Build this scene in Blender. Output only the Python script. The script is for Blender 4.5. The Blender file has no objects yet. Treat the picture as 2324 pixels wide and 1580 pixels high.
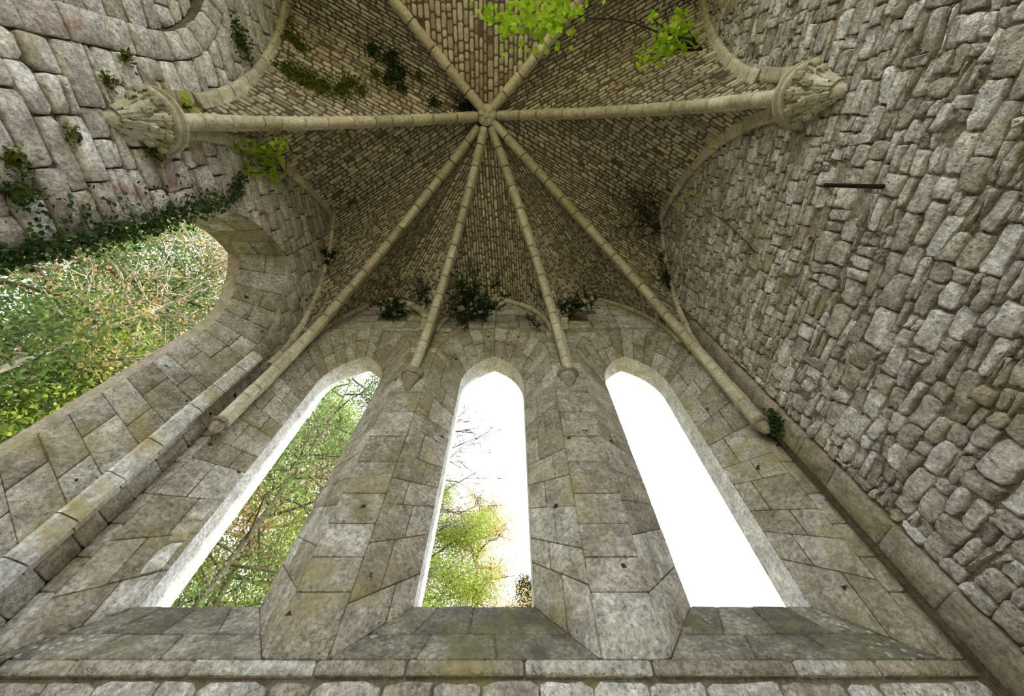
import bpy, math, random
import numpy as np
from mathutils import Vector, Matrix
from mathutils.geometry import tessellate_polygon

# ------------------------------------------------------------------ camera, sky, sun, exposure
SC = bpy.context.scene
COL = SC.collection
S = 3.0                      # one plan unit (camera to the window wall) in metres
EYE = 1.5                    # camera height above the floor
FPX, CX, CY = 888.0, 1162.0, 790.0
ELEV = math.atan2(FPX, 480.0)          # the zenith lies 480 px above the picture centre
CE, SE = math.cos(ELEV), math.sin(ELEV)

cam_d = bpy.data.cameras.new('camera')
cam_d.sensor_width = 36.0
cam_d.lens = FPX * 36.0 / 2324.0
cam_d.clip_start = 0.02
cam_d.clip_end = 500
cam = bpy.data.objects.new('camera', cam_d)
cam.location = (0, 0, EYE)
cam.rotation_euler = (math.pi / 2 + ELEV, 0, 0)
COL.objects.link(cam)
SC.camera = cam

world = bpy.data.worlds.new('sky')
SC.world = world
world.use_nodes = True
bg = world.node_tree.nodes['Background']
bg.inputs['Color'].default_value = (0.84, 0.91, 1.0, 1)
bg.inputs['Strength'].default_value = 1.0

sun_d = bpy.data.lights.new('sun', 'SUN')
sun_d.energy = 1.9
sun_d.angle = math.radians(4)
sun_d.color = (1.0, 0.93, 0.80)
sun = bpy.data.objects.new('sun', sun_d)
sun.rotation_euler = Vector((0.72, 0.10, 0.69)).to_track_quat('Z', 'Y').to_euler()
sun.location = (20, 5, 30)
COL.objects.link(sun)

SC.view_settings.view_transform = 'Standard'
SC.view_settings.look = 'None'
SC.view_settings.exposure = 2.13
SC.view_settings.gamma = 1.0
SC.view_settings.use_curve_mapping = False
SC.cycles.use_denoising = True
SC.cycles.max_bounces = 5
SC.cycles.diffuse_bounces = 4
SC.cycles.use_adaptive_sampling = True
SC.cycles.adaptive_threshold = 0.12
SC.cycles.transparent_max_bounces = 8

# ------------------------------------------------------------------ small maths
RNG = random.Random(11)


def V(x, y, z):
    return np.array((x * S, y * S, z * S + EYE))


def ray(px, py):
    u = (px - CX) / FPX
    v = (CY - py) / FPX
    return np.array((u, CE - v * SE, SE + v * CE))


def on_x(px, py, X):
    d = ray(px, py); return V(*(d * (X / d[0])))


def on_y(px, py, Y):
    d = ray(px, py); return V(*(d * (Y / d[1])))


def on_z(px, py, Z):
    d = ray(px, py); return V(*(d * (Z / d[2])))


def proj(p):
    x, y, z = p[0], p[1], p[2] - EYE
    dep = y * CE + z * SE
    if dep < 0.05:
        return None
    return (CX + FPX * x / dep, CY - FPX * (-y * SE + z * CE) / dep)


def nrm(v):
    v = np.asarray(v, float)
    return v / max(1e-9, np.linalg.norm(v))


# ------------------------------------------------------------------ materials
def new_mat(name):
    m = bpy.data.materials.new(name)
    m.use_nodes = True
    nt = m.node_tree
    for n in list(nt.nodes):
        nt.nodes.remove(n)
    out = nt.nodes.new('ShaderNodeOutputMaterial')
    b = nt.nodes.new('ShaderNodeBsdfPrincipled')
    b.inputs['Roughness'].default_value = 0.95
    b.inputs['Specular IOR Level'].default_value = 0.15
    nt.links.new(b.outputs[0], out.inputs[0])
    return m, nt, b, out


def ramp(nt, stops):
    r = nt.nodes.new('ShaderNodeValToRGB')
    el = r.color_ramp.elements
    while len(el) < len(stops):
        el.new(0.5)
    for e, (p, c) in zip(el, stops):
        e.position = p
        e.color = (c[0], c[1], c[2], 1) if not isinstance(c, (int, float)) else (c, c, c, 1)
    return r


def noise(nt, vec, scale, detail=4, rough=0.6, dist=0.0):
    n = nt.nodes.new('ShaderNodeTexNoise')
    n.inputs['Scale'].default_value = scale
    n.inputs['Detail'].default_value = detail
    n.inputs['Roughness'].default_value = rough
    n.inputs['Distortion'].default_value = dist
    nt.links.new(vec, n.inputs['Vector'])
    return n


def mix(nt, fac, a, b):
    m = nt.nodes.new('ShaderNodeMix')
    m.data_type = 'RGBA'
    for sock, val in ((m.inputs[0], fac), (m.inputs[6], a), (m.inputs[7], b)):
        if isinstance(val, tuple):
            sock.default_value = (val[0], val[1], val[2], 1)
        elif isinstance(val, (int, float)):
            sock.default_value = val
        else:
            nt.links.new(val, sock)
    return m.outputs[2]


def stone_mat(name, cols, moss=(0.20, 0.19, 0.055), moss_amt=(0.52, 0.70), dark=(0.10, 0.085, 0.06),
              dark_amt=(0.56, 0.74), spots=0.0, red=0.0, bump=0.5, bscale=9.0, grain=0.85, detail=6, pits=0.0):
    m, nt, b, out = new_mat(name)
    geo = nt.nodes.new('ShaderNodeNewGeometry')
    pos = geo.outputs['Position']
    at = nt.nodes.new('ShaderNodeAttribute')
    at.attribute_name = 'rnd'
    n = len(cols)
    base = ramp(nt, [(i / max(1, n - 1), c) for i, c in enumerate(cols)])
    nt.links.new(at.outputs['Fac'], base.inputs[0])
    col = base.outputs[0]
    # fine grain
    g = noise(nt, pos, 30, 4, 0.78)
    gr = ramp(nt, [(0.30, 0.35), (0.50, 0.95), (0.72, 1.55)])
    nt.links.new(g.outputs['Fac'], gr.inputs[0])
    mul = nt.nodes.new('ShaderNodeMix'); mul.data_type = 'RGBA'; mul.blend_type = 'MULTIPLY'
    mul.inputs[0].default_value = grain
    nt.links.new(col, mul.inputs[6]); nt.links.new(gr.outputs[0], mul.inputs[7])
    col = mul.outputs[2]
    gm = noise(nt, pos, 6.5, 4, 0.7, 0.5)
    gmr = ramp(nt, [(0.30, 0.60), (0.70, 1.32)])
    nt.links.new(gm.outputs['Fac'], gmr.inputs[0])
    mu2 = nt.nodes.new('ShaderNodeMix'); mu2.data_type = 'RGBA'; mu2.blend_type = 'MULTIPLY'
    mu2.inputs[0].default_value = grain
    nt.links.new(col, mu2.inputs[6]); nt.links.new(gmr.outputs[0], mu2.inputs[7])
    col = mu2.outputs[2]
    # broad weathering
    n1 = noise(nt, pos, 1.5, 5, 0.65, 0.6)
    r1 = ramp(nt, [(moss_amt[0], 0.0), (moss_amt[1], 0.85)])
    nt.links.new(n1.outputs['Fac'], r1.inputs[0])
    col = mix(nt, r1.outputs[0], col, moss)
    off = nt.nodes.new('ShaderNodeVectorMath'); off.operation = 'ADD'
    off.inputs[1].default_value = (13.1, 4.7, 8.9)
    nt.links.new(pos, off.inputs[0])
    n2 = noise(nt, off.outputs[0], 2.3, 5, 0.7, 0.4)
    r2 = ramp(nt, [(dark_amt[0], 0.0), (dark_amt[1], 0.8)])
    nt.links.new(n2.outputs['Fac'], r2.inputs[0])
    col = mix(nt, r2.outputs[0], col, dark)
    if red > 0:
        o3 = nt.nodes.new('ShaderNodeVectorMath'); o3.operation = 'ADD'
        o3.inputs[1].default_value = (3.3, 24.7, 1.9)
        nt.links.new(pos, o3.inputs[0])
        n3 = noise(nt, o3.outputs[0], 1.9, 6, 0.7, 0.5)
        r3 = ramp(nt, [(0.54, 0.0), (0.70, red)])
        nt.links.new(n3.outputs['Fac'], r3.inputs[0])
        col = mix(nt, r3.outputs[0], col, (0.30, 0.16, 0.12))
    if spots > 0:
        vo = nt.nodes.new('ShaderNodeTexVoronoi')
        vo.inputs['Scale'].default_value = 17
        vo.inputs['Randomness'].default_value = 1.0
        nt.links.new(pos, vo.inputs['Vector'])
        rs = ramp(nt, [(0.16, 1.0), (0.34, 0.0)])
        nt.links.new(vo.outputs['Distance'], rs.inputs[0])
        n4 = noise(nt, off.outputs[0], 1.2, 4, 0.6)
        r4 = ramp(nt, [(0.49, 0.0), (0.63, spots)])
        nt.links.new(n4.outputs['Fac'], r4.inputs[0])
        mm = nt.nodes.new('ShaderNodeMath'); mm.operation = 'MULTIPLY'
        nt.links.new(rs.outputs[0], mm.inputs[0]); nt.links.new(r4.outputs[0], mm.inputs[1])
        col = mix(nt, mm.outputs[0], col, (0.55, 0.56, 0.48))
    pit_h = None
    if pits > 0:          # scattered eroded holes
        wob = nt.nodes.new('ShaderNodeMix'); wob.data_type = 'RGBA'; wob.inputs[0].default_value = .12
        nw = noise(nt, pos, 9, 3, .6)
        nt.links.new(pos, wob.inputs[6]); nt.links.new(nw.outputs['Color'], wob.inputs[7])
        vq = nt.nodes.new('ShaderNodeTexVoronoi'); vq.inputs['Scale'].default_value = 4.6
        nt.links.new(wob.outputs[2], vq.inputs['Vector'])
        rq = ramp(nt, [(0.075, 1.0), (0.115, 0.0)])
        nt.links.new(vq.outputs['Distance'], rq.inputs[0])
        sep = nt.nodes.new('ShaderNodeSeparateColor')
        nt.links.new(vq.outputs['Color'], sep.inputs[0])
        rk = ramp(nt, [(1 - pits - .02, 0.0), (1 - pits, 1.0)])
        nt.links.new(sep.outputs[0], rk.inputs[0])
        pm = nt.nodes.new('ShaderNodeMath'); pm.operation = 'MULTIPLY'
        nt.links.new(rq.outputs[0], pm.inputs[0]); nt.links.new(rk.outputs[0], pm.inputs[1])
        col = mix(nt, pm.outputs[0], col, (.045, .036, .026))
        pit_h = pm.outputs[0]
    nt.links.new(col, b.inputs['Base Color'])
    # relief: rough grain and small pits
    nb = noise(nt, pos, bscale, detail, 0.72, 0.3)
    vp = nt.nodes.new('ShaderNodeTexVoronoi'); vp.inputs['Scale'].default_value = bscale * 2.2
    nt.links.new(pos, vp.inputs['Vector'])
    rp = ramp(nt, [(0.04, 0.0), (0.22, 1.0)])
    nt.links.new(vp.outputs['Distance'], rp.inputs[0])
    ad = nt.nodes.new('ShaderNodeMath'); ad.operation = 'MULTIPLY_ADD'
    nt.links.new(rp.outputs[0], ad.inputs[0]); ad.inputs[1].default_value = 0.22
    nt.links.new(nb.outputs['Fac'], ad.inputs[2])
    bp = nt.nodes.new('ShaderNodeBump')
    bp.inputs['Strength'].default_value = bump
    bp.inputs['Distance'].default_value = 0.09
    hgt_ = ad.outputs[0]
    if pit_h is not None:
        sb = nt.nodes.new('ShaderNodeMath'); sb.operation = 'SUBTRACT'
        nt.links.new(hgt_, sb.inputs[0]); nt.links.new(pit_h, sb.inputs[1])
        hgt_ = sb.outputs[0]
    nt.links.new(hgt_, bp.inputs['Height'])
    nt.links.new(bp.outputs[0], b.inputs['Normal'])
    return m


def leaf_mat(name, cols, trans=0.45, spread=3.0):
    m, nt, b, out = new_mat(name)
    at = nt.nodes.new('ShaderNodeAttribute'); at.attribute_name = 'rnd'
    r = ramp(nt, [(i / max(1, len(cols) - 1), c) for i, c in enumerate(cols)])
    nt.links.new(at.outputs['Fac'], r.inputs[0])
    nt.links.new(r.outputs[0], b.inputs['Base Color'])
    b.inputs['Roughness'].default_value = 0.7
    tr = nt.nodes.new('ShaderNodeBsdfTranslucent')
    nt.links.new(r.outputs[0], tr.inputs['Color'])
    ms = nt.nodes.new('ShaderNodeMixShader'); ms.inputs[0].default_value = trans
    nt.links.new(b.outputs[0], ms.inputs[1]); nt.links.new(tr.outputs[0], ms.inputs[2])
    nt.links.new(ms.outputs[0], out.inputs[0])
    return m


def plain_mat(name, c, rough=0.9, metallic=0.0, var=0.3, scale=12):
    m, nt, b, out = new_mat(name)
    geo = nt.nodes.new('ShaderNodeNewGeometry')
    g = noise(nt, geo.outputs['Position'], scale, 6, 0.7)
    r = ramp(nt, [(0.3, tuple(x * (1 - var) for x in c)), (0.7, tuple(min(1, x * (1 + var)) for x in c))])
    nt.links.new(g.outputs['Fac'], r.inputs[0])
    nt.links.new(r.outputs[0], b.inputs['Base Color'])
    b.inputs['Roughness'].default_value = rough
    b.inputs['Metallic'].default_value = metallic
    bp = nt.nodes.new('ShaderNodeBump'); bp.inputs['Strength'].default_value = 0.5
    bp.inputs['Distance'].default_value = 0.03
    nt.links.new(g.outputs['Fac'], bp.inputs['Height']); nt.links.new(bp.outputs[0], b.inputs['Normal'])
    return m


M = {}
M['brick'] = stone_mat('vault_brick', [(.25, .205, .145), (.38, .33, .245), (.47, .415, .315), (.58, .52, .40)],
                       moss=(.30, .235, .08), moss_amt=(.57, .80), dark_amt=(.58, .82), bump=.35, bscale=14, detail=6, grain=.6)
M['vmortar'] = stone_mat('vault_mortar', [(.115, .088, .055), (.14, .108, .07)], moss_amt=(.6, .8), bump=.4, bscale=14, detail=6)
M['rib'] = stone_mat('rib_stone', [(.42, .37, .255), (.50, .445, .315), (.60, .545, .40)], moss=(.33, .27, .10),
                     moss_amt=(.54, .78), dark_amt=(.58, .80), bump=.3, bscale=12, detail=6, grain=.6)
M['ashlar'] = stone_mat('ashlar', [(.34, .295, .22), (.43, .39, .31), (.50, .465, .385), (.58, .55, .475)],
                        moss=(.33, .27, .11), moss_amt=(.49, .72), dark=(.14, .11, .075), dark_amt=(.53, .72),
                        spots=.75, bump=.7, bscale=9, grain=1.0, pits=.42)
M['amortar'] = stone_mat('ashlar_mortar', [(.13, .105, .07), (.18, .145, .095)], bump=.4)
M['frame'] = stone_mat('light_frame', [(.50, .48, .45), (.58, .56, .53)], moss_amt=(.62, .8), dark_amt=(.56, .76), bump=.4)
M['sill'] = stone_mat('sill_stone', [(.20, .185, .14), (.29, .265, .20), (.38, .35, .27)], moss=(.15, .15, .06),
                      moss_amt=(.50, .68), dark=(.10, .085, .065), dark_amt=(.46, .66), spots=1.0, bump=.7, grain=1.0, pits=.3)
M['lstone'] = stone_mat('left_wall_stone', [(.44, .395, .335), (.57, .525, .465), (.66, .62, .56), (.74, .70, .65)],
                        moss=(.35, .28, .11), moss_amt=(.56, .76), dark=(.16, .13, .10), dark_amt=(.56, .78), red=.8, spots=.6, bump=.7, bscale=8, grain=1.0)
M['lmortar'] = stone_mat('left_wall_mortar', [(.12, .095, .065), (.16, .13, .09)], bump=.5)
M['rubble'] = stone_mat('rubble_stone', [(.40, .345, .26), (.54, .485, .395), (.64, .59, .50), (.80, .76, .68)],
                        moss=(.33, .26, .10), moss_amt=(.55, .76), dark=(.17, .135, .095), dark_amt=(.56, .78), spots=.45, bump=1.0, bscale=8, grain=1.0, pits=.18)
M['rmortar'] = stone_mat('rubble_mortar', [(.38, .315, .23), (.43, .36, .265)], moss=(.31, .245, .10), moss_amt=(.5, .72),
                         dark=(.16, .12, .085), bump=1.0, bscale=10, grain=1.0)
M['strip'] = stone_mat('dressed_strip', [(.27, .22, .16), (.34, .285, .215)], bump=.4)
M['quoin'] = stone_mat('quoin', [(.52, .50, .44), (.60, .58, .52), (.68, .66, .61)], moss=(.38, .30, .09),
                       moss_amt=(.50, .66), dark_amt=(.6, .8), bump=.4, pits=.3)
M['carved'] = stone_mat('carved_stone', [(.42, .38, .27), (.52, .475, .36)], moss=(.26, .22, .10), moss_amt=(.46, .7), bump=.3, bscale=10, grain=.6)
M['iron'] = plain_mat('rusty_iron', (.035, .020, .018), .8, .2)
M['bark'] = plain_mat('bark', (.14, .115, .085), .95, 0, .4)
M['bark_dark'] = plain_mat('twig', (.035, .028, .022), .9, 0, .3)
M['bark_pale'] = plain_mat('pale_bark', (.42, .38, .31), .9, 0, .3)
M['earth'] = plain_mat('earth', (.46, .40, .29), 1, 0, .3, 3)
M['grass'] = plain_mat('grass', (.27, .25, .13), 1, 0, .35, 2)
M['lf_bright'] = leaf_mat('spring_leaf', [(.22, .38, .015), (.34, .52, .02), (.50, .66, .05)], .5)
M['lf_yellow'] = leaf_mat('yellow_leaf', [(.30, .33, .03), (.42, .44, .05), (.55, .55, .08)], .5)
M['lf_dark'] = leaf_mat('dark_frond', [(.018, .035, .010), (.03, .055, .014), (.045, .075, .02)], .3)
M['lf_ivy'] = leaf_mat('ivy_leaf', [(.02, .045, .012), (.045, .085, .02), (.10, .15, .04)], .3)
M['lf_moss'] = leaf_mat('moss_leaf', [(.06, .08, .010), (.12, .14, .018), (.24, .25, .03)], .3)
M['lf_green'] = leaf_mat('tree_green', [(.04, .085, .025), (.10, .17, .05), (.19, .27, .08), (.33, .38, .15)], .5)
M['lf_spring'] = leaf_mat('tree_spring', [(.16, .24, .03), (.28, .36, .05), (.40, .46, .10)], .5)
M['lf_copper'] = leaf_mat('tree_copper', [(.40, .24, .10), (.55, .36, .16), (.62, .46, .25), (.42, .38, .12)], .45)
M['lf_conifer'] = leaf_mat('conifer', [(.03, .05, .025), (.06, .085, .04), (.12, .13, .06)], .3)


# ------------------------------------------------------------------ mesh helpers
def mesh_obj(name, verts, faces, mat, parent=None, rnd=0.5, smooth=False, origin=None):
    verts = np.asarray(verts, float)
    if origin is None:
        origin = verts.mean(0) if parent is not None else np.zeros(3)
    origin = np.asarray(origin, float)
    me = bpy.data.meshes.new(name)
    me.from_pydata((verts - origin).tolist(), [], faces)
    a = me.attributes.new('rnd', 'FLOAT', 'POINT')
    a.data.foreach_set('value', np.asarray(rnd if hasattr(rnd, '__len__') else [rnd] * len(verts), np.float32))
    if smooth:
        me.polygons.foreach_set('use_smooth', [True] * len(me.polygons))
    if mat is not None:
        me.materials.append(M[mat] if isinstance(mat, str) else mat)
    o = bpy.data.objects.new(name, me)
    COL.objects.link(o)
    o.location = origin
    if parent is not None:
        par_to(o, parent, origin)
    return o


LOCW = {}


def par_to(o, parent, origin):
    o.parent = parent
    pw = LOCW.get(parent.name, np.zeros(3))
    o.location = np.asarray(origin) - pw
    LOCW[o.name] = np.asarray(origin, float)


def thing(name, loc, label, cat, group=None):
    o = bpy.data.objects.new(name, None)
    o.empty_display_size = 0.1
    COL.objects.link(o)
    o.location = loc
    LOCW[o.name] = np.asarray(loc, float)
    tag(o, label, cat, group)
    return o


def tag(o, label, cat, group=None):
    o['label'] = label
    o['category'] = cat
    if group:
        o['group'] = group
    return o


def structure(o, label=None, cat=None):
    o['kind'] = 'structure'
    if label:
        o['label'] = label
    if cat:
        o['category'] = cat
    return o


def poly_area_px(pts):
    q = [proj(p) for p in pts]
    if any(t is None for t in q):
        return 0.0
    c = np.mean(q, 0)
    if not (0 < c[0] < 2324 and 0 < c[1] < 1580):
        return 0.0
    a = 0
    for i in range(len(q)):
        x0, y0 = q[i]; x1, y1 = q[(i + 1) % len(q)]
        a += x0 * y1 - x1 * y0
    return abs(a) / 2


class Pieces:
    """Stones of one surface: the largest in the picture become objects, the rest one object."""

    def __init__(self, parent, name, mat, limit=295, rest='small_stones'):
        self.parent, self.name, self.mat, self.limit, self.rest = parent, name, mat, limit, rest
        self.items = []

    def add(self, pts, n, gap=.008, proud=.012, depth=.03, chamfer=.015, jit=.0, rounds=1, dome=.0, rnd=None,
            rough=0.0, mat=None):
        pts = [np.asarray(p, float) for p in pts]
        n = nrm(n)
        c = np.mean(pts, 0)
        size = max(np.linalg.norm(p - c) for p in pts)
        if isinstance(proud, tuple):
            proud = RNG.uniform(*proud)
        if size < gap * 1.6:
            return
        # inset
        P = []
        k = len(pts)
        for i in range(k):
            a, b, d = pts[i - 1], pts[i], pts[(i + 1) % k]
            e1, e2 = nrm(a - b), nrm(d - b)
            bis = e1 + e2
            if np.linalg.norm(bis) < .15:
                bis = c - b
            bis = nrm(bis)
            sn = max(.35, np.linalg.norm(np.cross(e1, bis)))
            stp = min(gap / sn, np.linalg.norm(c - b) * .6)
            P.append(b + bis * stp + np.array([RNG.uniform(-jit, jit) for _ in range(3)]))
        if rounds == 0:
            Q = P
        else:
            Q = []
            f = .22 if rounds == 1 else .27
            for i in range(k):
                a, b = P[i], P[(i + 1) % k]
                L = np.linalg.norm(b - a)
                ff = min(f, (chamfer * 1.3) / max(L, 1e-6)) if rounds == 1 else f
                f2 = ff
                if rounds == 3:          # broken, angular corners
                    ff, f2 = RNG.uniform(.04, .24), RNG.uniform(.04, .24)
                Q.append(a + (b - a) * ff)
                if rounds >= 2 and rough > 0:
                    Q.append((a + b) / 2 + np.array([RNG.uniform(-rough, rough) for _ in range(3)]))
                Q.append(b + (a - b) * f2)
        m = len(Q)
        c = np.mean(Q, 0)
        tilt = [RNG.uniform(-.25, .25) * proud, RNG.uniform(-.25, .25) * proud]
        t1 = nrm(P[1] - P[0]); t2 = np.cross(n, t1)
        vs = []
        for q in Q:
            vs.append(q - n * depth)
        for q in Q:
            vs.append(q + n * proud * .45)
        for q in Q:
            r = c - q
            L = np.linalg.norm(r)
            h = proud * (1 + tilt[0] * np.dot(q - c, t1) / max(size, .01) / max(proud, 1e-4)
                         + tilt[1] * np.dot(q - c, t2) / max(size, .01) / max(proud, 1e-4))
            rr = RNG.uniform(-rough, rough) * .6 if rough else 0
            vs.append(q + r * min(.45, chamfer / max(L, 1e-6)) + n * (h + rr))
        vs.append(c + n * (proud + dome + (RNG.uniform(-rough, rough) if rough else 0)))
        fs = []
        for i in range(m):
            j = (i + 1) % m
            fs.append((i, j, m + j, m + i))
            fs.append((m + i, m + j, 2 * m + j, 2 * m + i))
            fs.append((2 * m + i, 2 * m + j, 3 * m))
        # outward orientation
        nn = np.cross(Q[1] - Q[0], Q[2] - Q[1])
        tot = sum(np.cross(Q[i] - c, Q[(i + 1) % m] - c) for i in range(m))
        if np.dot(tot, n) < 0:
            fs = [tuple(reversed(f)) for f in fs]
        self.items.append((poly_area_px(pts), vs, fs, RNG.random() if rnd is None else rnd, mat))

    def build(self, smooth=True):
        self.items.sort(key=lambda t: -t[0])
        for a, vs, fs, r, mt in self.items[:self.limit]:
            mesh_obj(self.name, vs, fs, mt or self.mat, self.parent, r, smooth)
        rest = self.items[self.limit:]
        if rest:
            VV, FF, RR, k = [], [], [], 0
            for a, vs, fs, r, mt in rest:
                VV += vs
                FF += [tuple(i + k for i in f) for f in fs]
                RR += [r] * len(vs)
                k += len(vs)
            o = mesh_obj(self.rest, VV, FF, self.mat, self.parent, RR, smooth)
            o['kind'] = 'stuff'


def arch_pts(a0, z0, a1, z1, n=24):
    """quarter arch from a springing (a0,z0), vertical there, to an apex (a1,z1); 2-D points"""
    w, h = abs(a1 - a0), z1 - z0
    sg = 1 if a1 > a0 else -1
    out = []
    if h >= w:
        r = (w * w + h * h) / (2 * w)
        th = math.atan2(h, r - w)
        for i in range(n + 1):
            t = th * i / n
            out.append((a0 + sg * (r - r * math.cos(t)), z0 + r * math.sin(t)))
    else:
        for i in range(n + 1):
            t = math.pi / 2 * i / n
            out.append((a0 + sg * w * (1 - math.cos(t)), z0 + h * math.sin(t)))
    return out


def arch_half(z, half, spring, apex):
    if z <= spring:
        return half
    if z >= apex:
        return 0.0
    h = apex - spring
    if h >= half:
        r = (half * half + h * h) / (2 * half)
        return max(0.0, half - r + math.sqrt(max(0, r * r - (z - spring) ** 2)))
    return half * math.sqrt(max(0, 1 - ((z - spring) / h) ** 2))


class Curve:
    def __init__(self, pts):
        self.p = np.asarray(pts, float)
        d = np.linalg.norm(np.diff(self.p, axis=0), axis=1)
        self.c = np.concatenate(([0], np.cumsum(d)))
        self.L = self.c[-1]

    def at(self, t):
        s = min(max(t, 0), 1) * self.L
        return np.array([np.interp(s, self.c, self.p[:, k]) for k in range(3)])

    def tan(self, t):
        return nrm(self.at(min(1, t + .01)) - self.at(max(0, t - .01)))

    def from_z(self, z):
        """the part of the curve above height z"""
        P = self.p
        for i in range(len(P)):
            if P[i, 2] >= z:
                if i == 0:
                    return self
                f = (z - P[i - 1, 2]) / (P[i, 2] - P[i - 1, 2])
                return Curve(np.vstack(([P[i - 1] + (P[i] - P[i - 1]) * f], P[i:])))
        return self


# ------------------------------------------------------------------ the building: main measures (plan units)
XL, XR, YF, YB = -1.18, 0.985, 1.0, -1.25
ZTOP, ZFLOOR = 2.98, -EYE / S
K = (-0.146, -0.108, 2.66)                      # underside of the keystone
CAP_L, CAP_R = (-0.046, 1.49), (-0.120, 1.555)  # y and z of the two side capitals
COR_L, COR_R = -0.469, 0.264                    # x of the corbels between the windows
WC = (-0.838, -0.1025, 0.640)                 # window centres
W_IN = dict(half=.297, spring=1.80, apex=2.10)
W_LT = dict(half=.162, spring=1.666, apex=1.955)
D1, D2 = .11, .212                               # depth of the splay and of the outer frame
SILL_IN, SILL_LT = .424, .592


def wall_mesh(outer, holes, to3, thick_dir, mat, name):
    """flat masonry core with openings, inner face only plus an outer face; 2-D loops mapped by to3"""
    loops = [[Vector((a, b, 0)) for a, b in outer]] + [[Vector((a, b, 0)) for a, b in h] for h in holes]
    tris = tessellate_polygon(loops)
    flat = [p for l in loops for p in l]
    vs = [to3(p.x, p.y) for p in flat]
    return vs, [tuple(t) for t in tris]


def opening_loop(c, half, spring, apex, z0, n=14):
    L = arch_pts(c - half, spring, c, apex, n)
    R = arch_pts(c + half, spring, c, apex, n)
    return [(c - half, z0)] + L + R[::-1][1:] + [(c + half, z0)]


def full_loop(outer_rect):
    a0, a1, b0, b1 = outer_rect
    return [(a0, b0), (a1, b0), (a1, b1), (a0, b1)]


def coursed(pieces, a0, a1, b0, b1, to3, n, rows, widths, excl=None, wob=.0, split=0.0, skip=None, **kw):
    """rows of stones on a flat face; excl(z)-> list of (lo,hi) free of stones"""
    z = b0
    zs = [z]
    while z < b1 - rows[0] * .5:
        z += RNG.uniform(*rows)
        zs.append(min(z, b1))
    if zs[-1] < b1:
        zs[-1] = b1
    ph = [RNG.uniform(0, 9) for _ in zs]

    def rowz(k, a):
        if k == 0 or k == len(zs) - 1:
            return zs[k]
        return zs[k] + wob * (math.sin(a * 9 + ph[k]) + .6 * math.sin(a * 23 + ph[k] * 2))
    for k in range(len(zs) - 1):
        zm = (zs[k] + zs[k + 1]) / 2
        ex = excl(zm) if excl else []
        free = []
        cur = a0
        for idx, lo, hi in sorted(ex, key=lambda t: t[1]):
            if hi <= a0 or lo >= a1:
                continue
            if lo > cur:
                free.append((cur, lo, None if cur == a0 else cid, idx))
            cur = max(cur, hi); cid = idx
        if cur < a1:
            free.append((cur, a1, None if cur == a0 else cid, None))
        for lo, hi, il, ir in free:
            w = hi - lo
            if w < .012:
                continue
            cuts = [lo]
            while True:
                st = RNG.uniform(*widths)
                if cuts[-1] + st > hi - widths[0] * .6:
                    break
                cuts.append(cuts[-1] + st)
            cuts.append(hi)

            def edge(a, zz, i, first, last):
                if first and il is not None:
                    for d in excl(zz):
                        if d[0] == il:
                            return d[2]
                if last and ir is not None:
                    for d in excl(zz):
                        if d[0] == ir:
                            return d[1]
                return a
            for i in range(len(cuts) - 1):
                l, r = cuts[i], cuts[i + 1]
                j1 = RNG.uniform(-1, 1) * wob * 1.2
                f0, f1 = i == 0, i == len(cuts) - 2
                zlo_l, zlo_r = rowz(k, l), rowz(k, r)
                zhi_l, zhi_r = rowz(k + 1, l), rowz(k + 1, r)
                quad = [(edge(l, zlo_l, 0, f0, False), zlo_l), (edge(r, zlo_r, 0, False, f1), zlo_r),
                        (edge(r, zhi_r, 0, False, f1), zhi_r), (edge(l, zhi_l, 0, f0, False), zhi_l)]
                if skip and skip((l + r) / 2, zm):
                    continue
                if RNG.random() < split and zs[k + 1] - zs[k] > rows[0]:
                    m_ = RNG.uniform(.35, .65)
                    ml = (quad[0][0] + (quad[3][0] - quad[0][0]) * m_, quad[0][1] + (quad[3][1] - quad[0][1]) * m_)
                    mr = (quad[1][0] + (quad[2][0] - quad[1][0]) * m_, quad[1][1] + (quad[2][1] - quad[1][1]) * m_)
                    pieces.add([to3(*p) for p in (quad[0], quad[1], mr, ml)], n, **kw)
                    pieces.add([to3(*p) for p in (ml, mr, quad[2], quad[3])], n, **kw)
                else:
                    pieces.add([to3(*p) for p in quad], n, **kw)


# ------------------------------------------------------------------ floor, ground
def box(x0, x1, y0, y1, z0, z1):
    v = [V(x, y, z) for z in (z0, z1) for y in (y0, y1) for x in (x0, x1)]
    f = [(0, 2, 3, 1), (4, 5, 7, 6), (0, 1, 5, 4), (2, 6, 7, 3), (0, 4, 6, 2), (1, 3, 7, 5)]
    return v, f


v, f = box(XL - .25, XR + .25, YB - .1, YF + D2, ZFLOOR - .06, ZFLOOR)
structure(mesh_obj('floor', v, f, 'earth'), 'bare earth floor of the ruined chapel', 'floor')
gv = [(x, y, -.12) for y in (-90, 90) for x in (-90, 90)]
structure(mesh_obj('ground', gv, [(0, 1, 3, 2)], 'grass'), 'grass around the ruined chapel', 'ground')


# ------------------------------------------------------------------ the window wall
def front3(a, z, d=0.0):
    return V(a, YF + d, z)


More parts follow.
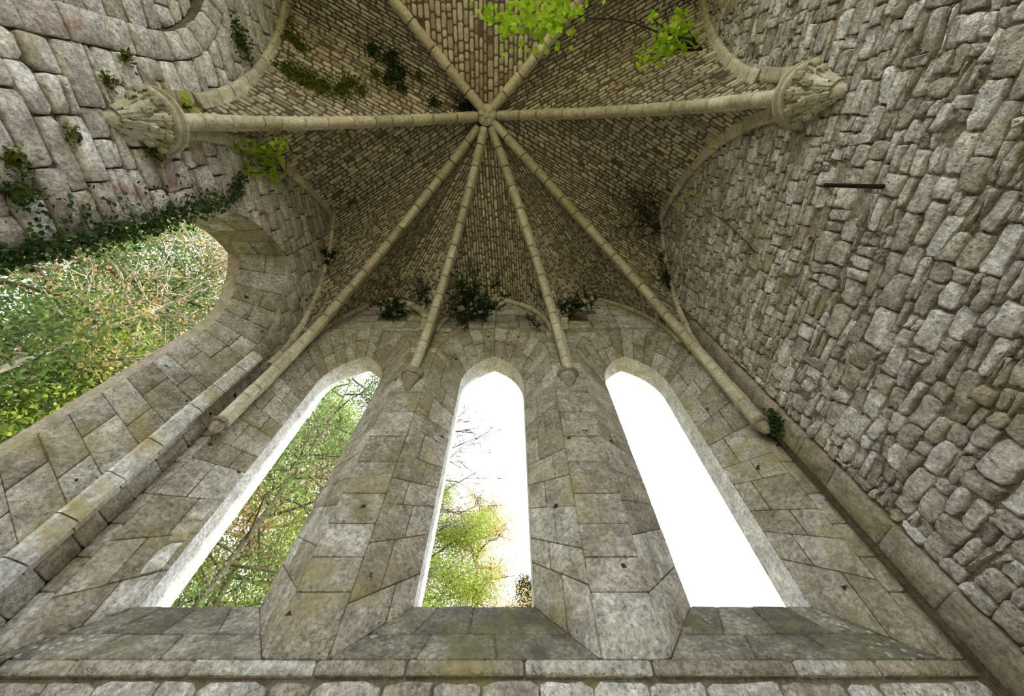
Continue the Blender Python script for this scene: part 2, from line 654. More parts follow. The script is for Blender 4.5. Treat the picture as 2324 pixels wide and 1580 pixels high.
loops = [opening_loop(c, W_IN['half'], W_IN['spring'], W_IN['apex'], SILL_IN) for c in WC]
vs, fs = wall_mesh(full_loop((XL - .02, XR + .02, ZFLOOR, ZTOP)), loops, lambda a, b: front3(a, b, .004), None, None, '')
loops2 = [opening_loop(c, W_LT['half'], W_LT['spring'], W_LT['apex'], SILL_LT) for c in WC]
vs2, fs2 = wall_mesh(full_loop((XL - .25, XR + .25, ZFLOOR, ZTOP)), loops2, lambda a, b: front3(a, b, D2), None, None, '')
k0 = len(vs)
wall_front = structure(mesh_obj('wall_front', vs + vs2, fs + [tuple(i + k0 for i in t) for t in fs2], 'amortar'),
                       'pale ashlar end wall pierced by three tall lancets', 'wall')
pc = Pieces(wall_front, 'stone', 'ashlar', 290)


def ex_front(z):
    out = []
    for i, c in enumerate(WC):
        if z < SILL_IN:
            continue
        h = arch_half(z, **W_IN)
        out.append((i, c - h, c + h))
    return out


NF = (0, -1, 0)
# thin slab course under the sills, then rubble below it
coursed(pc, XL, XR, .392, SILL_IN, front3, NF, (.04, .05), (.16, .34), gap=.006, proud=.022, chamfer=.008, depth=.05)
coursed(pc, XL, XR, .05, .388, front3, NF, (.05, .10), (.06, .16), wob=.006, split=.3, gap=.008, proud=(.0, .015), chamfer=.014,
        jit=.008, rounds=3, rough=.008, mat='rubble')
# piers
coursed(pc, XL, XR, SILL_IN, 1.80, front3, NF, (.085, .15), (.14, .22), ex_front, gap=.004, proud=.010, chamfer=.010, jit=.002)
# spandrels and the wall under the vault
HOLES_F = [(-.735, 2.235), (-.62, 2.30), (-.345, 2.225), (.06, 2.28), (.36, 2.21), (.44, 2.33), (-1.0, 2.25)]
coursed(pc, XL, XR, 1.80, W_IN['apex'], front3, NF, (.05, .08), (.09, .20), ex_front, gap=.005, proud=.010, chamfer=.012, jit=.003)
coursed(pc, XL, XR, W_IN['apex'], 2.72, front3, NF, (.07, .105), (.09, .20), ex_front, wob=.003, gap=.006, proud=.010, chamfer=.012,
        jit=.006, skip=lambda a, z: any(abs(a - h[0]) < .06 and abs(z - h[1]) < .05 for h in HOLES_F) or RNG.random() < .03)
pc.build()


# ------------------------------------------------------------------ the splayed lancets
def lancet(name, label, to3, nin, c, win, wlt, d1, d2, sill_in, sill_lt, quoins=False, blocked=False, smat='ashlar', slab_mat='frame',
           na=15, cl=None):
    """to3(a, z, d): a along the wall, d outwards.  Splay d=0..d1, outer frame d1..d2"""
    cl = c if cl is None else cl

    def loop(w, z0, c, nj=16):
        j = [(c - w['half'], z0 + (w['spring'] - z0) * i / nj) for i in range(nj)]
        L = arch_pts(c - w['half'], w['spring'], c, w['apex'], na)
        R = arch_pts(c + w['half'], w['spring'], c, w['apex'], na)[::-1][1:]
        j2 = [(c + w['half'], w['spring'] + (z0 - w['spring']) * (i + 1) / nj) for i in range(nj)]
        return j + L + R + j2
    A, B = loop(win, sill_in, c), loop(wlt, sill_lt, cl)
    n = len(A)
    va = [to3(a, z, .002) for a, z in A]
    vb = [to3(a, z, d1) for a, z in B]
    vc = [to3(a, z, d2) for a, z in B]
    # core, recessed a little behind the stones
    cen = np.mean(va + vb, 0)
    vs = va + vb + vc
    fs = []
    for i in range(n - 1):
        fs.append((i, i + 1, n + i + 1, n + i))
    fs += [(n - 1, 0, n, 2 * n - 1)]
    core = structure(mesh_obj(name, vs, fs, 'amortar', None), label, 'window')
    fr = mesh_obj('light_frame', vb + vc, [(i, i + 1, n + i + 1, n + i) for i in range(n - 1)] + [(n - 1, 0, n, 2 * n - 1)],
                  slab_mat, core, .6)

    def surf(q, r):
        i = min(int(q), n - 2); f = q - i
        pa = np.array(A[i]) * (1 - f) + np.array(A[i + 1]) * f
        pb = np.array(B[i]) * (1 - f) + np.array(B[i + 1]) * f
        p = pa * (1 - r) + pb * r
        return to3(p[0], p[1], d1 * r)
    axis = to3(c, 1.3, d1 * .5)
    ps = Pieces(core, 'stone', smat, 200)

    def course(q0, q1, k, arch=False):
        cut = [0, (.40 if k % 2 else .62) + RNG.uniform(-.06, .06), 1]
        if arch:
            cut = [0, .5 + RNG.uniform(-.12, .12), 1] if k % 3 else [0, 1]
        for r0, r1 in zip(cut[:-1], cut[1:]):
            pts = [surf(q0, r0), surf(q0, r1), surf(q1, r1), surf(q1, r0)]
            m = np.mean(pts, 0)
            nn = np.cross(pts[1] - pts[0], pts[3] - pts[0])
            tgt = to3(c, min(m[2] / S - EYE / S, win['spring']), -.2) - m
            if np.dot(nn, tgt) < 0:
                nn = -nn
            ps.add(pts, nn, gap=.0035, proud=.009, chamfer=.009, jit=.003, depth=.03,
                   mat='quoin' if (quoins and r0 == 0 and q0 > n / 2 and q0 > 31) else None)
    nj = 16
    q = 0.0; k = 0
    while q < nj - .05:
        q1 = min(nj, q + RNG.uniform(1.15, 1.9)) if q < nj - 2.2 else nj
        course(q, q1, k); q = q1; k += 1
    apex = nj + na
    for side in (0, 1):
        m = 6
        for i in range(m):
            s0 = nj + side * na
            course(s0 + na * i / m, s0 + na * (i + 1) / m, k, True); k += 1
    q = float(nj + 2 * na)
    end = n - 1
    while q < end - .05:
        q1 = min(end, q + RNG.uniform(1.15, 1.9)) if q < end - 2.2 else end
        course(q, q1, k); q = q1; k += 1
    # sloping sill: two courses of slabs
    sl = Pieces(core, 'sill_slab', 'sill', 40)
    for (r0, r1), cuts in (((.0, .42), (0, .32, .62, 1)), ((.42, 1.0), (0, .22, .5, .78, 1))):
        for a, b in zip(cuts[:-1], cuts[1:]):
            def sp(t, r):
                h = win['half'] * (1 - r) + wlt['half'] * r
                cc = c * (1 - r) + cl * r
                return to3(cc - h + 2 * h * t, sill_in * (1 - r) + sill_lt * r, d1 * r)
            pts = [sp(a, r0), sp(b, r0), sp(b, r1), sp(a, r1)]
            nn = np.cross(pts[1] - pts[0], pts[3] - pts[0])
            if nn[2] < 0:
                nn = -nn
            sl.add(pts, nn, gap=.004, proud=.012, chamfer=.012, jit=.004, depth=.03)
    sl.build()
    ps.build()
    return core, surf


_w1, _surf1 = lancet('window_1', 'left lancet of the window wall, with leafy branches outside', front3, NF, WC[0], W_IN, W_LT, D1, D2, SILL_IN, SILL_LT)
er = Pieces(_w1, 'eroded_stone', 'quoin', 10)
for q0, q1 in ((.05, 1.5), (1.55, 2.9), (2.95, 3.9), (3.95, 4.6)):
    pts = [_surf1(q0, .70), _surf1(q0, .92), _surf1((q0 + q1) / 2, .90), _surf1(q1, .93), _surf1(q1, .74), _surf1((q0 + q1) / 2, .68)]
    nn = np.cross(pts[1] - pts[0], pts[4] - pts[0])
    if np.dot(nn, V(0, 0, .7) - pts[0]) < 0:
        nn = -nn
    er.add(pts, nn, gap=.003, proud=.030, chamfer=.018, jit=.010, rounds=3, rough=.012, depth=.01)
er.build()
lancet('window_2', 'middle lancet of the window wall, with a treetop at its foot', front3, NF, WC[1], W_IN, W_LT, D1, D2, SILL_IN, SILL_LT)
lancet('window_3', 'right lancet of the window wall, filled with blank white sky', front3, NF, WC[2], W_IN, W_LT, D1, D2, SILL_IN, SILL_LT)


# ------------------------------------------------------------------ left wall with its lancet and a blocked one
def left3(a, z, d=0.0):
    return V(XL - d, a, z)


LW_IN = dict(half=.31, spring=1.50, apex=2.03)
LW_LT = dict(half=.230, spring=1.50, apex=1.87)
LWC, LLC, LD1, LD2 = .55, .492, .13, .185
BW = dict(half=.27, spring=1.60, apex=2.05)
BWC = -.58
NL = (1, 0, 0)
o1 = opening_loop(LWC, LW_IN['half'], LW_IN['spring'], LW_IN['apex'], SILL_IN)
o2 = opening_loop(LLC, LW_LT['half'], LW_LT['spring'], LW_LT['apex'], SILL_LT)
bl = opening_loop(BWC, BW['half'], BW['spring'], BW['apex'], SILL_IN)
rect = full_loop((YB, YF + .02, ZFLOOR, ZTOP))
vs, fs = wall_mesh(rect, [o1, bl], lambda a, b: left3(a, b, .008), None, None, '')
vs2, fs2 = wall_mesh(full_loop((YB, YF + D2, ZFLOOR, ZTOP)), [o2], lambda a, b: left3(a, b, LD2), None, None, '')
k0 = len(vs)
fs += [tuple(i + k0 for i in t) for t in fs2]; vs = vs + vs2
k0 = len(vs)
# blocked opening: reveal and recessed infill
vs += [left3(a, z, .008) for a, z in bl] + [left3(a, z, .05) for a, z in bl]
nb = len(bl)
fs += [(k0 + i, k0 + (i + 1) % nb, k0 + nb + (i + 1) % nb, k0 + nb + i) for i in range(nb)]
fs.append(tuple(k0 + nb + i for i in range(nb)))
wall_left = structure(mesh_obj('wall_left', vs, fs, 'lmortar'),
                      'weathered pinkish grey stone wall with deep joints on the left', 'wall')
pc = Pieces(wall_left, 'stone', 'lstone', 295)
RING = .085


def ex_left(z):
    out = []
    if z > SILL_IN:
        h = arch_half(z, LW_IN['half'], LW_IN['spring'], LW_IN['apex'])
        out.append((0, LWC - h, LWC + h))
        r = dict(half=BW['half'] + RING, spring=BW['spring'], apex=BW['apex'] + RING)
        h = arch_half(z, **r)
        if h > 0:
            out.append((1, BWC - h, BWC + h))
    return out


coursed(pc, YB, YF, ZFLOOR + .5, SILL_IN, left3, NL, (.08, .12), (.12, .3), wob=.004, gap=.012, proud=.02, chamfer=.02, jit=.008)
coursed(pc, YB, LWC, SILL_IN, 2.03, left3, NL, (.040, .082), (.06, .18), ex_left, wob=.0045, split=.18, gap=.008, proud=(.006, .042),
        chamfer=.014, jit=.010, rounds=3, rough=.007, depth=.05, skip=lambda a, z: RNG.random() < .005)
coursed(pc, LWC, YF, SILL_IN, 2.03, left3, NL, (.07, .12), (.07, .15), ex_left, gap=.005, proud=(.006, .018),
        chamfer=.012, jit=.004, depth=.05, mat='ashlar')
coursed(pc, YB, YF, 2.03, 2.75, left3, NL, (.045, .08), (.07, .18), ex_left, wob=.004, split=.15, gap=.007, proud=(.004, .024),
        chamfer=.012, jit=.008, rounds=3, rough=.006, depth=.04, mat='ashlar')
# ring and infill of the blocked opening
lo = arch_pts(BWC - BW['half'], BW['spring'], BWC, BW['apex'], 40)
hi = arch_pts(BWC - BW['half'] - RING, BW['spring'], BWC, BW['apex'] + RING, 40)
for sgn in (-1, 1):
    for i in range(8):
        a, b = i * 5, (i + 1) * 5
        q = [lo[a], hi[a], hi[b], lo[b]]
        if sgn > 0:
            q = [(2 * BWC - x, z) for x, z in q]
        pc.add([left3(*t) for t in q], NL, gap=.006, proud=(.012, .03), chamfer=.012, jit=.006, depth=.05)
    z = SILL_IN
    while z < BW['spring'] - .02:
        z1 = min(BW['spring'], z + RNG.uniform(.08, .14))
        x0, x1 = BWC + sgn * BW['half'], BWC + sgn * (BW['half'] + RING)
        pc.add([left3(x0, z), left3(x1, z), left3(x1, z1), left3(x0, z1)], NL, gap=.006, proud=(.012, .03), chamfer=.012, jit=.006, depth=.05)
        z = z1


def ex_infill(z):
    h = arch_half(z, **BW)
    return [(0, -9, BWC - h), (1, BWC + h, 9)]


coursed(pc, BWC - BW['half'], BWC + BW['half'], SILL_IN, BW['apex'] - .02, lambda a, z: left3(a, z, .047), NL, (.05, .09), (.07, .16),
        ex_infill, wob=.004, gap=.007, proud=(.004, .025), chamfer=.012, jit=.008, rounds=3, rough=.007, depth=.03)
pc.build()
lancet('window_4', 'wide lancet in the left wall, edged with ivy and full of trees', left3, NL, LWC, LW_IN, LW_LT, LD1, LD2,
       SILL_IN, SILL_LT, slab_mat='strip', cl=LLC)


# ------------------------------------------------------------------ right wall: rubble
def right3(a, z, d=0.0):
    return V(XR + d, a, z)


v, f = box(XR + .01, XR + .25, YB, YF + D2, ZFLOOR, ZTOP)
wall_right = structure(mesh_obj('wall_right', v, f, 'rmortar'), 'blank rubble stone wall with wide mortar joints on the right', 'wall')
pc = Pieces(wall_right, 'stone', 'rubble', 298)
NR = (-1, 0, 0)
coursed(pc, YB, .87, ZFLOOR + .5, 1.30, right3, NR, (.030, .070), (.028, .105), wob=.007, split=.32, gap=.0085, proud=(-.006, .022), chamfer=.014,
        jit=.013, rounds=3, rough=.013, depth=.06, skip=lambda a, z: RNG.random() < .015)
coursed(pc, YB, .87, 1.30, 2.75, right3, NR, (.026, .052), (.025, .09), wob=.006, split=.25, gap=.008, proud=(-.006, .012), chamfer=.012,
        jit=.010, rounds=3, rough=.010, depth=.06, skip=lambda a, z: RNG.random() < .04)
pc.build()
# dressed strip in the right corner
tr = structure(mesh_obj('trim_1', *box(XR - .010, XR + .02, .878, .955, ZFLOOR, 1.95), 'strip'),
               'smooth brownish upright strip of dressed stone in the right corner', 'strip')
pc = Pieces(tr, 'stone', 'strip', 60)
coursed(pc, .875, .958, ZFLOOR + .5, 1.95, lambda a, z: right3(a, z, -.010), NR, (.12, .2), (.083, .084), gap=.004, proud=.014, chamfer=.012, jit=.003)
pc.build()

# bright quoin strip at the far edge of the left lancet
tr = structure(bpy.data.objects.new('trim_2', None), 'pale upright quoin strip along the far edge of the left wall lancet', 'strip')
COL.objects.link(tr)
tr.location = left3(.875, .4); LOCW['trim_2'] = left3(.875, .4)
z = .25
while z < 1.56:
    z1 = min(1.56, z + RNG.uniform(.12, .19))
    prof_ = [(.862, .008), (.857, .0), (.858, -.012), (.885, -.036), (.896, -.038), (.898, -.012), (.93, -.010), (.935, .008)]
    cz = .0022
    vs = [left3(a, zz, d_) for zz in (z + cz, z1 - cz) for a, d_ in prof_]
    m_ = len(prof_)
    fs = [(i, (i + 1) % m_, m_ + (i + 1) % m_, m_ + i) for i in range(m_)] + [tuple(range(m_))[::-1], tuple(range(m_, 2 * m_))]
    mesh_obj('quoin', vs, fs, 'quoin', tr, RNG.random())
    z = z1

# unseen slab added above the vault to stop sky light leaking in
v, f = box(XL - .3, XR + .3, YB - .1, YF + .3, ZTOP, ZTOP + .08)
structure(mesh_obj('light_stop_slab', v, f, 'amortar'), 'unseen slab added over the vault to block sky light', 'light_stop_slab')


# ------------------------------------------------------------------ the vault
def rib_curve(s, ks=K, n=60):
    """arch in the upright plane from springing s=(x,y,z) to the keystone"""
    w = math.hypot(ks[0] - s[0], ks[1] - s[1])
    pts = arch_pts(0, s[2], w, ks[2], n) if s[2] > 1.3 else [(0, s[2]), (0, s[2] + .25)] + arch_pts(0, 1.70, w, ks[2], n)
    return [(s[0] + (ks[0] - s[0]) * a / w, s[1] + (ks[1] - s[1]) * a / w, z) for a, z in pts]


def offset_curve(pts, d):
    P = np.asarray(pts, float)
    e = P[-1] - P[0]; e[2] = 0; e = nrm(e)
    out = []
    for i in range(len(P)):
        t = nrm(P[min(i + 1, len(P) - 1)] - P[max(i - 1, 0)])
        o = np.array((0, 0, 1.0)) * np.dot(t, e) - e * t[2]
        out.append(P[i] + nrm(o) * d)
    return out


def m3(pts):
    return Curve([V(*p) for p in pts])


RIBS = {
    'front_left': (XL + .080, YF - .05, 1.17),
    'corbel_left': (COR_L, YF - .028, 1.56),
    'corbel_right': (COR_R, YF - .028, 1.56),
    'front_right': (XR - .050, YF - .05, 1.17),
    'left': (XL + .075, CAP_L[0], CAP_L[1]),
    'right': (XR - .075, CAP_R[0], CAP_R[1]),
    'back_left': (XL + .055, -1.18, 1.17),
    'back_right': (XR - .05, -1.20, 1.17),
}
RC = {k: rib_curve(s) for k, s in RIBS.items()}
RW = {k: m3(offset_curve(p, .05)) for k, p in RC.items()}


def warch(kind, a0, z0, am, zm, a1, z1, n=24):
    """two halves of a wall arch as plan-unit 3-D points"""
    def mp(a, z):
        if kind == 'F': return (a, YF, z)
        if kind == 'L': return (XL, a, z)
        if kind == 'R': return (XR, a, z)
        if kind == 'B': return (a, -1.22, z)
    return ([mp(a, z) for a, z in arch_pts(a0, z0, am, zm, n)], [mp(a, z) for a, z in arch_pts(a1, z1, am, zm, n)])


WA = {
    'front_mid': warch('F', COR_L + .03, 2.03, -.08, 2.53, COR_R - .03, 2.03),
    'front_lt': warch('F', XL + .06, 1.90, -.86, 2.52, COR_L - .03, 2.03),
    'front_rt': warch('F', COR_R + .03, 2.03, .585, 2.55, XR - .06, 1.90),
    'left_front': warch('L', CAP_L[0] + .03, 1.50, .47, 2.66, YF - .03, 1.62),
    'right_front': warch('R', CAP_R[0] + .05, 1.56, .47, 2.65, YF - .03, 1.66),
    'left_back': warch('L', CAP_L[0] - .06, 1.50, -.60, 2.62, -1.18, 1.55),
    'right_back': warch('R', CAP_R[0] - .06, 1.56, -.63, 2.62, -1.2, 1.55),
    'back': warch('B', XL + .05, 1.45, -.12, 2.66, XR - .05, 1.45),
}
CELLS = [
    ('front_mid', 'corbel_left', 'corbel_right'), ('front_lt', 'front_left', 'corbel_left'),
    ('front_rt', 'corbel_right', 'front_right'), ('left_front', 'left', 'front_left'),
    ('right_front', 'right', 'front_right'), ('left_back', 'left', 'back_left'),
    ('right_back', 'right', 'back_right'), ('back', 'back_left', 'back_right'),
]


def ridge_match(Wc, Rc):
    """rib parameter for each wall-arch parameter so that the courses run parallel to the ridge"""
    a, b = Wc.at(1), Rc.at(1)
    e = nrm((b - a) * np.array((1, 1, 0)))
    nn = np.array((-e[1], e[0], 0))
    ts = np.linspace(0, 1, 61)
    lw = np.array([abs(np.dot(Wc.at(t) - a, nn)) for t in ts])
    lr = np.array([abs(np.dot(Rc.at(t) - b, nn)) for t in ts])
    fw = np.maximum.accumulate(1 - lw / max(lw[0], 1e-6)); fr = np.maximum.accumulate(1 - lr / max(lr[0], 1e-6))
    fr = fr + np.linspace(0, 1e-6, 61)
    tr_ = np.interp(fw, fr, ts)
    tr_ = .8 * tr_ + .2 * ts
    tr_[0], tr_[-1] = 0, 1
    return lambda t: float(np.interp(t, ts, tr_))


ceiling = bpy.data.objects.new('ceiling', None)
COL.objects.link(ceiling)
structure(ceiling, 'rib vault of small tan stones meeting at a carved keystone', 'vault')
ceiling.location = V(K[0], K[1], K[2])
LOCW['ceiling'] = V(K[0], K[1], K[2])
bricks = Pieces(ceiling, 'brick', 'brick', 300, 'small_bricks')
for wname, ra, rb in CELLS:
    for half, rn in ((0, ra), (1, rb)):
        Wc = m3(WA[wname][half])
        Rc = RW[rn].from_z(Wc.p[0, 2])
        bulge = .035
        rm = ridge_match(Wc, Rc)

        def P(t, s):
            p = Wc.at(t) * (1 - s) + Rc.at(rm(t)) * s
            return p + np.array((0, 0, S * bulge * math.sin(math.pi * s) * math.sin(math.pi * min(1, t * .5 + .25)) * t))
        nt_, ns_ = 36, 12
        grid = [P(i / nt_, j / ns_) for i in range(nt_ + 1) for j in range(ns_ + 1)]
        fs = [(i * (ns_ + 1) + j, (i + 1) * (ns_ + 1) + j, (i + 1) * (ns_ + 1) + j + 1, i * (ns_ + 1) + j + 1)
              for i in range(nt_) for j in range(ns_)]
        web = mesh_obj('vault_web', grid, fs, 'vmortar', ceiling, .5, True)
        L = (Wc.L + Rc.L) / 2
        t = 0.0
        room = V(-.1, 0, .9)
        while t < 1:
            hgt = RNG.uniform(.082, .125) / L
            t1 = min(1.0, t + hgt)
            if 1 - t1 < .05 / L:
                t1 = 1.0
            l0 = np.linalg.norm(P(t, 1) - P(t, 0)); l1 = np.linalg.norm(P(t1, 1) - P(t1, 0))
            ln = max(l0, l1)
            if ln > .06:
                d_ = 0.0
                while d_ < ln - 1e-6:
                    d2 = d_ + RNG.choice((.09, .12, .15, .17, .20, .25)) * RNG.uniform(.9, 1.1)
                    if ln - d2 < .07:
                        d2 = ln
                    if RNG.random() > .012:
                        qs = [(t, min(d_, l0) / max(l0, 1e-6)), (t, min(d2, l0) / max(l0, 1e-6)), (t1, min(d2, l1) / max(l1, 1e-6)), (t1, min(d_, l1) / max(l1, 1e-6))]
                        pts = [P(*q) for q in qs]
                        pts = [p for k_, p in enumerate(pts) if np.linalg.norm(p - pts[k_ - 1]) > .012]
                        if len(pts) >= 3:
                            nn = sum(np.cross(pts[k_] - pts[0], pts[k_ + 1] - pts[0]) for k_ in range(1, len(pts) - 1))
                            if np.linalg.norm(nn) > 2.5e-3:
                                if np.dot(nn, room - pts[0]) < 0:
                                    nn = -nn
                                bricks.add(pts, nn, gap=.0095, proud=(.006, .022), chamfer=.020, jit=.005, depth=.006, rounds=1)
                    d_ = d2
            t = t1
bricks.build()


def profile(kind):
    if kind == 'rib':      # roll on a stem
        r = .0215
        pts = [(-.027, .062), (-.027, .020), (-.020, .012)]
        for i in range(9):
            a = math.pi * (1.12 - 1.24 * i / 8)
            pts.append((r * math.cos(a), -.006 - r * math.sin(a)))
        pts += [(.020, .012), (.027, .020), (.027, .062)]
        return pts
    pts = [(-.018, .03)]
    r = .0155
    for i in range(7):
        a = math.pi * (1.05 - 1.1 * i / 6)
        pts.append((r * math.cos(a), -.004 - r * math.sin(a)))
    pts += [(.018, .03)]
    return pts


def sweep_stones(parent, pts, side_fn, prof, seglen, mat='rib', name='voussoir'):
    """split a curve (plan units) into stones; side_fn(i)->side axis; profile y axis points away from the room"""
    c = Curve(pts)
    n = max(2, int(round(c.L / seglen)))
    cuts = [0.0]
    for i in range(1, n):
        cuts.append((i + RNG.uniform(-.22, .22)) / n)
    cuts.append(1.0)
    for a, b in zip(cuts[:-1], cuts[1:]):
        rings = []
        g = .0035 / c.L
        subs = 4
        ts = [a + g * .5, a + g * 2.0] + [a + (b - a) * i / subs for i in range(1, subs)] + [b - g * 2.0, b - g * .5]
        sc = [.80, 1.0] + [1.0] * (subs - 1) + [1.0, .80]
        sz = RNG.uniform(.97, 1.03)
        sh = RNG.uniform(-.0015, .0015)
        for t, k in zip(ts, sc):
            p = c.at(t); tg = c.tan(t)
            side = nrm(side_fn(p)); up = nrm(np.cross(side, tg))
            ref = np.array((-.1, 0, .8)) - p
            if np.dot(up, ref) > 0:
                up = -up
            rings.append([V(*(p + side * (q[0] * k * sz + sh) + up * (q[1] * (k * sz if q[1] < .03 else 1)))) for q in prof])
        m = len(prof)
        vs = [q for r in rings for q in r]
        fs = []
        for i in range(len(rings) - 1):
            for j in range(m):
                jj = (j + 1) % m
                fs.append((i * m + j, i * m + jj, (i + 1) * m + jj, (i + 1) * m + j))
        fs.append(tuple(range(m))[::-1])
        fs.append(tuple((len(rings) - 1) * m + j for j in range(m)))
        o = mesh_obj(name, vs, fs, mat, parent, RNG.random(), True)
        bpy_autosmooth(o)


def bpy_autosmooth(o, ang=0.7):
    me = o.data
    me.set_sharp_from_angle(angle=ang)


RIB_LABEL = {
    'front_left': 'long vault rib falling to the left front corner, brightly lit at its foot',
    'corbel_left': 'vault rib ending on the broken corbel between left and middle lancets',
    'corbel_right': 'vault rib ending on the round corbel between middle and right lancets',
    'front_right': 'long vault rib falling to the right front corner beside the rubble wall',
    'left': 'level vault rib running from the keystone to the left carved capital',
    'right': 'level vault rib running from the keystone to the right carved capital',
    'back_left': 'vault rib rising from the keystone to the top edge, left of the two',
    'back_right': 'vault rib rising from the keystone to the top edge behind bright leaves',
}
PR, PW = profile('rib'), profile('wall')
for k, pts in RC.items():
    e = np.array((K[0] - RIBS[k][0], K[1] - RIBS[k][1], 0)); e = nrm(e)
    side = np.array((-e[1], e[0], 0))
    t = thing('vault_rib', V(*RIBS[k]), RIB_LABEL[k], 'rib', 'ribs of the vault')
    # stop the ribs at the keystone drum
    P_ = [p for p in pts if math.hypot(p[0] - K[0], p[1] - K[1]) > .038]
    sweep_stones(t, P_, lambda p, s=side: s, PR, .125)
WL = {
    'front_mid': 'wall rib arched over the middle lancet', 'front_lt': 'wall rib arched over the left lancet of the window wall',
    'front_rt': 'wall rib arched over the right lancet of the window wall',
    'left_front': 'wall rib curving over the ivy edged lancet in the left wall',
    'right_front': 'wall rib curving down the rubble wall below the right capital',
    'left_back': 'wall rib curving up from the left capital to the top edge',
    'right_back': 'wall rib curving up from the right capital to the top edge',
    'back': 'wide transverse arch at the open back end of the vault',
}
for k, (h1, h2) in WA.items():
    kind = {'f': 'F', 'l': 'L', 'r': 'R', 'b': 'B'}[k[0]]
    inn = {'F': (0, -1, 0), 'L': (1, 0, 0), 'R': (-1, 0, 0), 'B': (0, 1, 0)}[kind]
    inn = np.array(inn, float)
    full = list(h1) + list(h2)[::-1][1:]
    full = [np.array(p) + inn * .012 for p in full]
    t = thing('wall_rib', V(*full[0]), WL[k], 'rib', 'ribs of the vault')
    sweep_stones(t, full, lambda p, s=inn: s, PW if kind != 'B' else PR, .115)

# solid backing between the lower ribs and the walls
for nm, (x, ztop) in (('corbel_left', (COR_L, 2.12)), ('corbel_right', (COR_R, 2.12))):
    pts = [p for p in RC[nm] if p[2] <= ztop]
    vs, fs = [], []
    for p in pts:
        for s_ in (-.022, .022):
            vs.append(V(p[0] + s_, p[1] + .02, p[2])); vs.append(V(x + s_, YF + .01, p[2]))
    for i in range(len(pts) - 1):
        a, b = i * 4, (i + 1) * 4
        fs += [(a, a + 1, b + 1, b), (a + 2, b + 2, b + 3, a + 3), (a, b, b + 2, a + 2)]
    mesh_obj('rib_backing', vs, fs, 'strip', ceiling, .5)


# keystone boss
def lathe(prof, seg, origin, a0=0, a1=2 * math.pi, axis='z'):
    vs, fs = [], []
    closed = abs(a1 - a0 - 2 * math.pi) < 1e-6
    m = seg if closed else seg + 1
    for r, z in prof:
        for i in range(m):
            a = a0 + (a1 - a0) * i / seg
            vs.append(np.array((origin[0] + r * math.cos(a), origin[1] + r * math.sin(a), origin[2] + z)))
    n = len(prof)
    for k in range(n - 1):
        for i in range(seg):
            j = (i + 1) % m
            fs.append((k * m + i, k * m + j, (k + 1) * m + j, (k + 1) * m + i))
    if closed:
        fs.append(tuple(range(m))[::-1]); fs.append(tuple((n - 1) * m + i for i in range(m)))
    return vs, fs


ko = V(*K)
ks = thing('keystone', ko, 'small round carved keystone where all the ribs meet', 'keystone')
v, f = lathe([(.10, .14), (.175, .10), (.18, .02), (.165, -.05), (.12, -.085), (.05, -.095)], 20, ko)
o = mesh_obj('boss', v, f, 'rib', ks, .5, True); bpy_autosmooth(o)


def blob(c, r, axes, seed, nu=8, nv=6, amp=.18):
    rg = random.Random(seed)
    vs, fs = [], []
    ax = [np.asarray(a, float) for a in axes]
    for i in range(nv + 1):
        th = math.pi * i / nv
        for j in range(nu):
            ph = 2 * math.pi * j / nu
            k = 1 + rg.uniform(-amp, amp)
            d = ax[0] * (r[0] * math.sin(th) * math.cos(ph)) + ax[1] * (r[1] * math.sin(th) * math.sin(ph)) + ax[2] * (r[2] * math.cos(th))
            vs.append(np.asarray(c) + d * k)
    for i in range(nv):
        for j in range(nu):
            jj = (j + 1) % nu
            fs.append((i * nu + j, i * nu + jj, (i + 1) * nu + jj, (i + 1) * nu + j))
    return vs, fs


for i in range(6):
    a = i * math.pi / 3 + .2
    c = ko + np.array((.10 * math.cos(a), .10 * math.sin(a), -.085))
    v, f = blob(c, (.055, .035, .028), ((math.cos(a), math.sin(a), 0), (-math.sin(a), math.cos(a), 0), (0, 0, 1)), i)
    mesh_obj('carved_leaf', v, f, 'rib', ks, .3 + .1 * (i % 3), True)
v, f = blob(ko + np.array((0, 0, -.095)), (.045, .045, .03), np.eye(3), 9)
mesh_obj('carved_knob', v, f, 'rib', ks, .5, True)


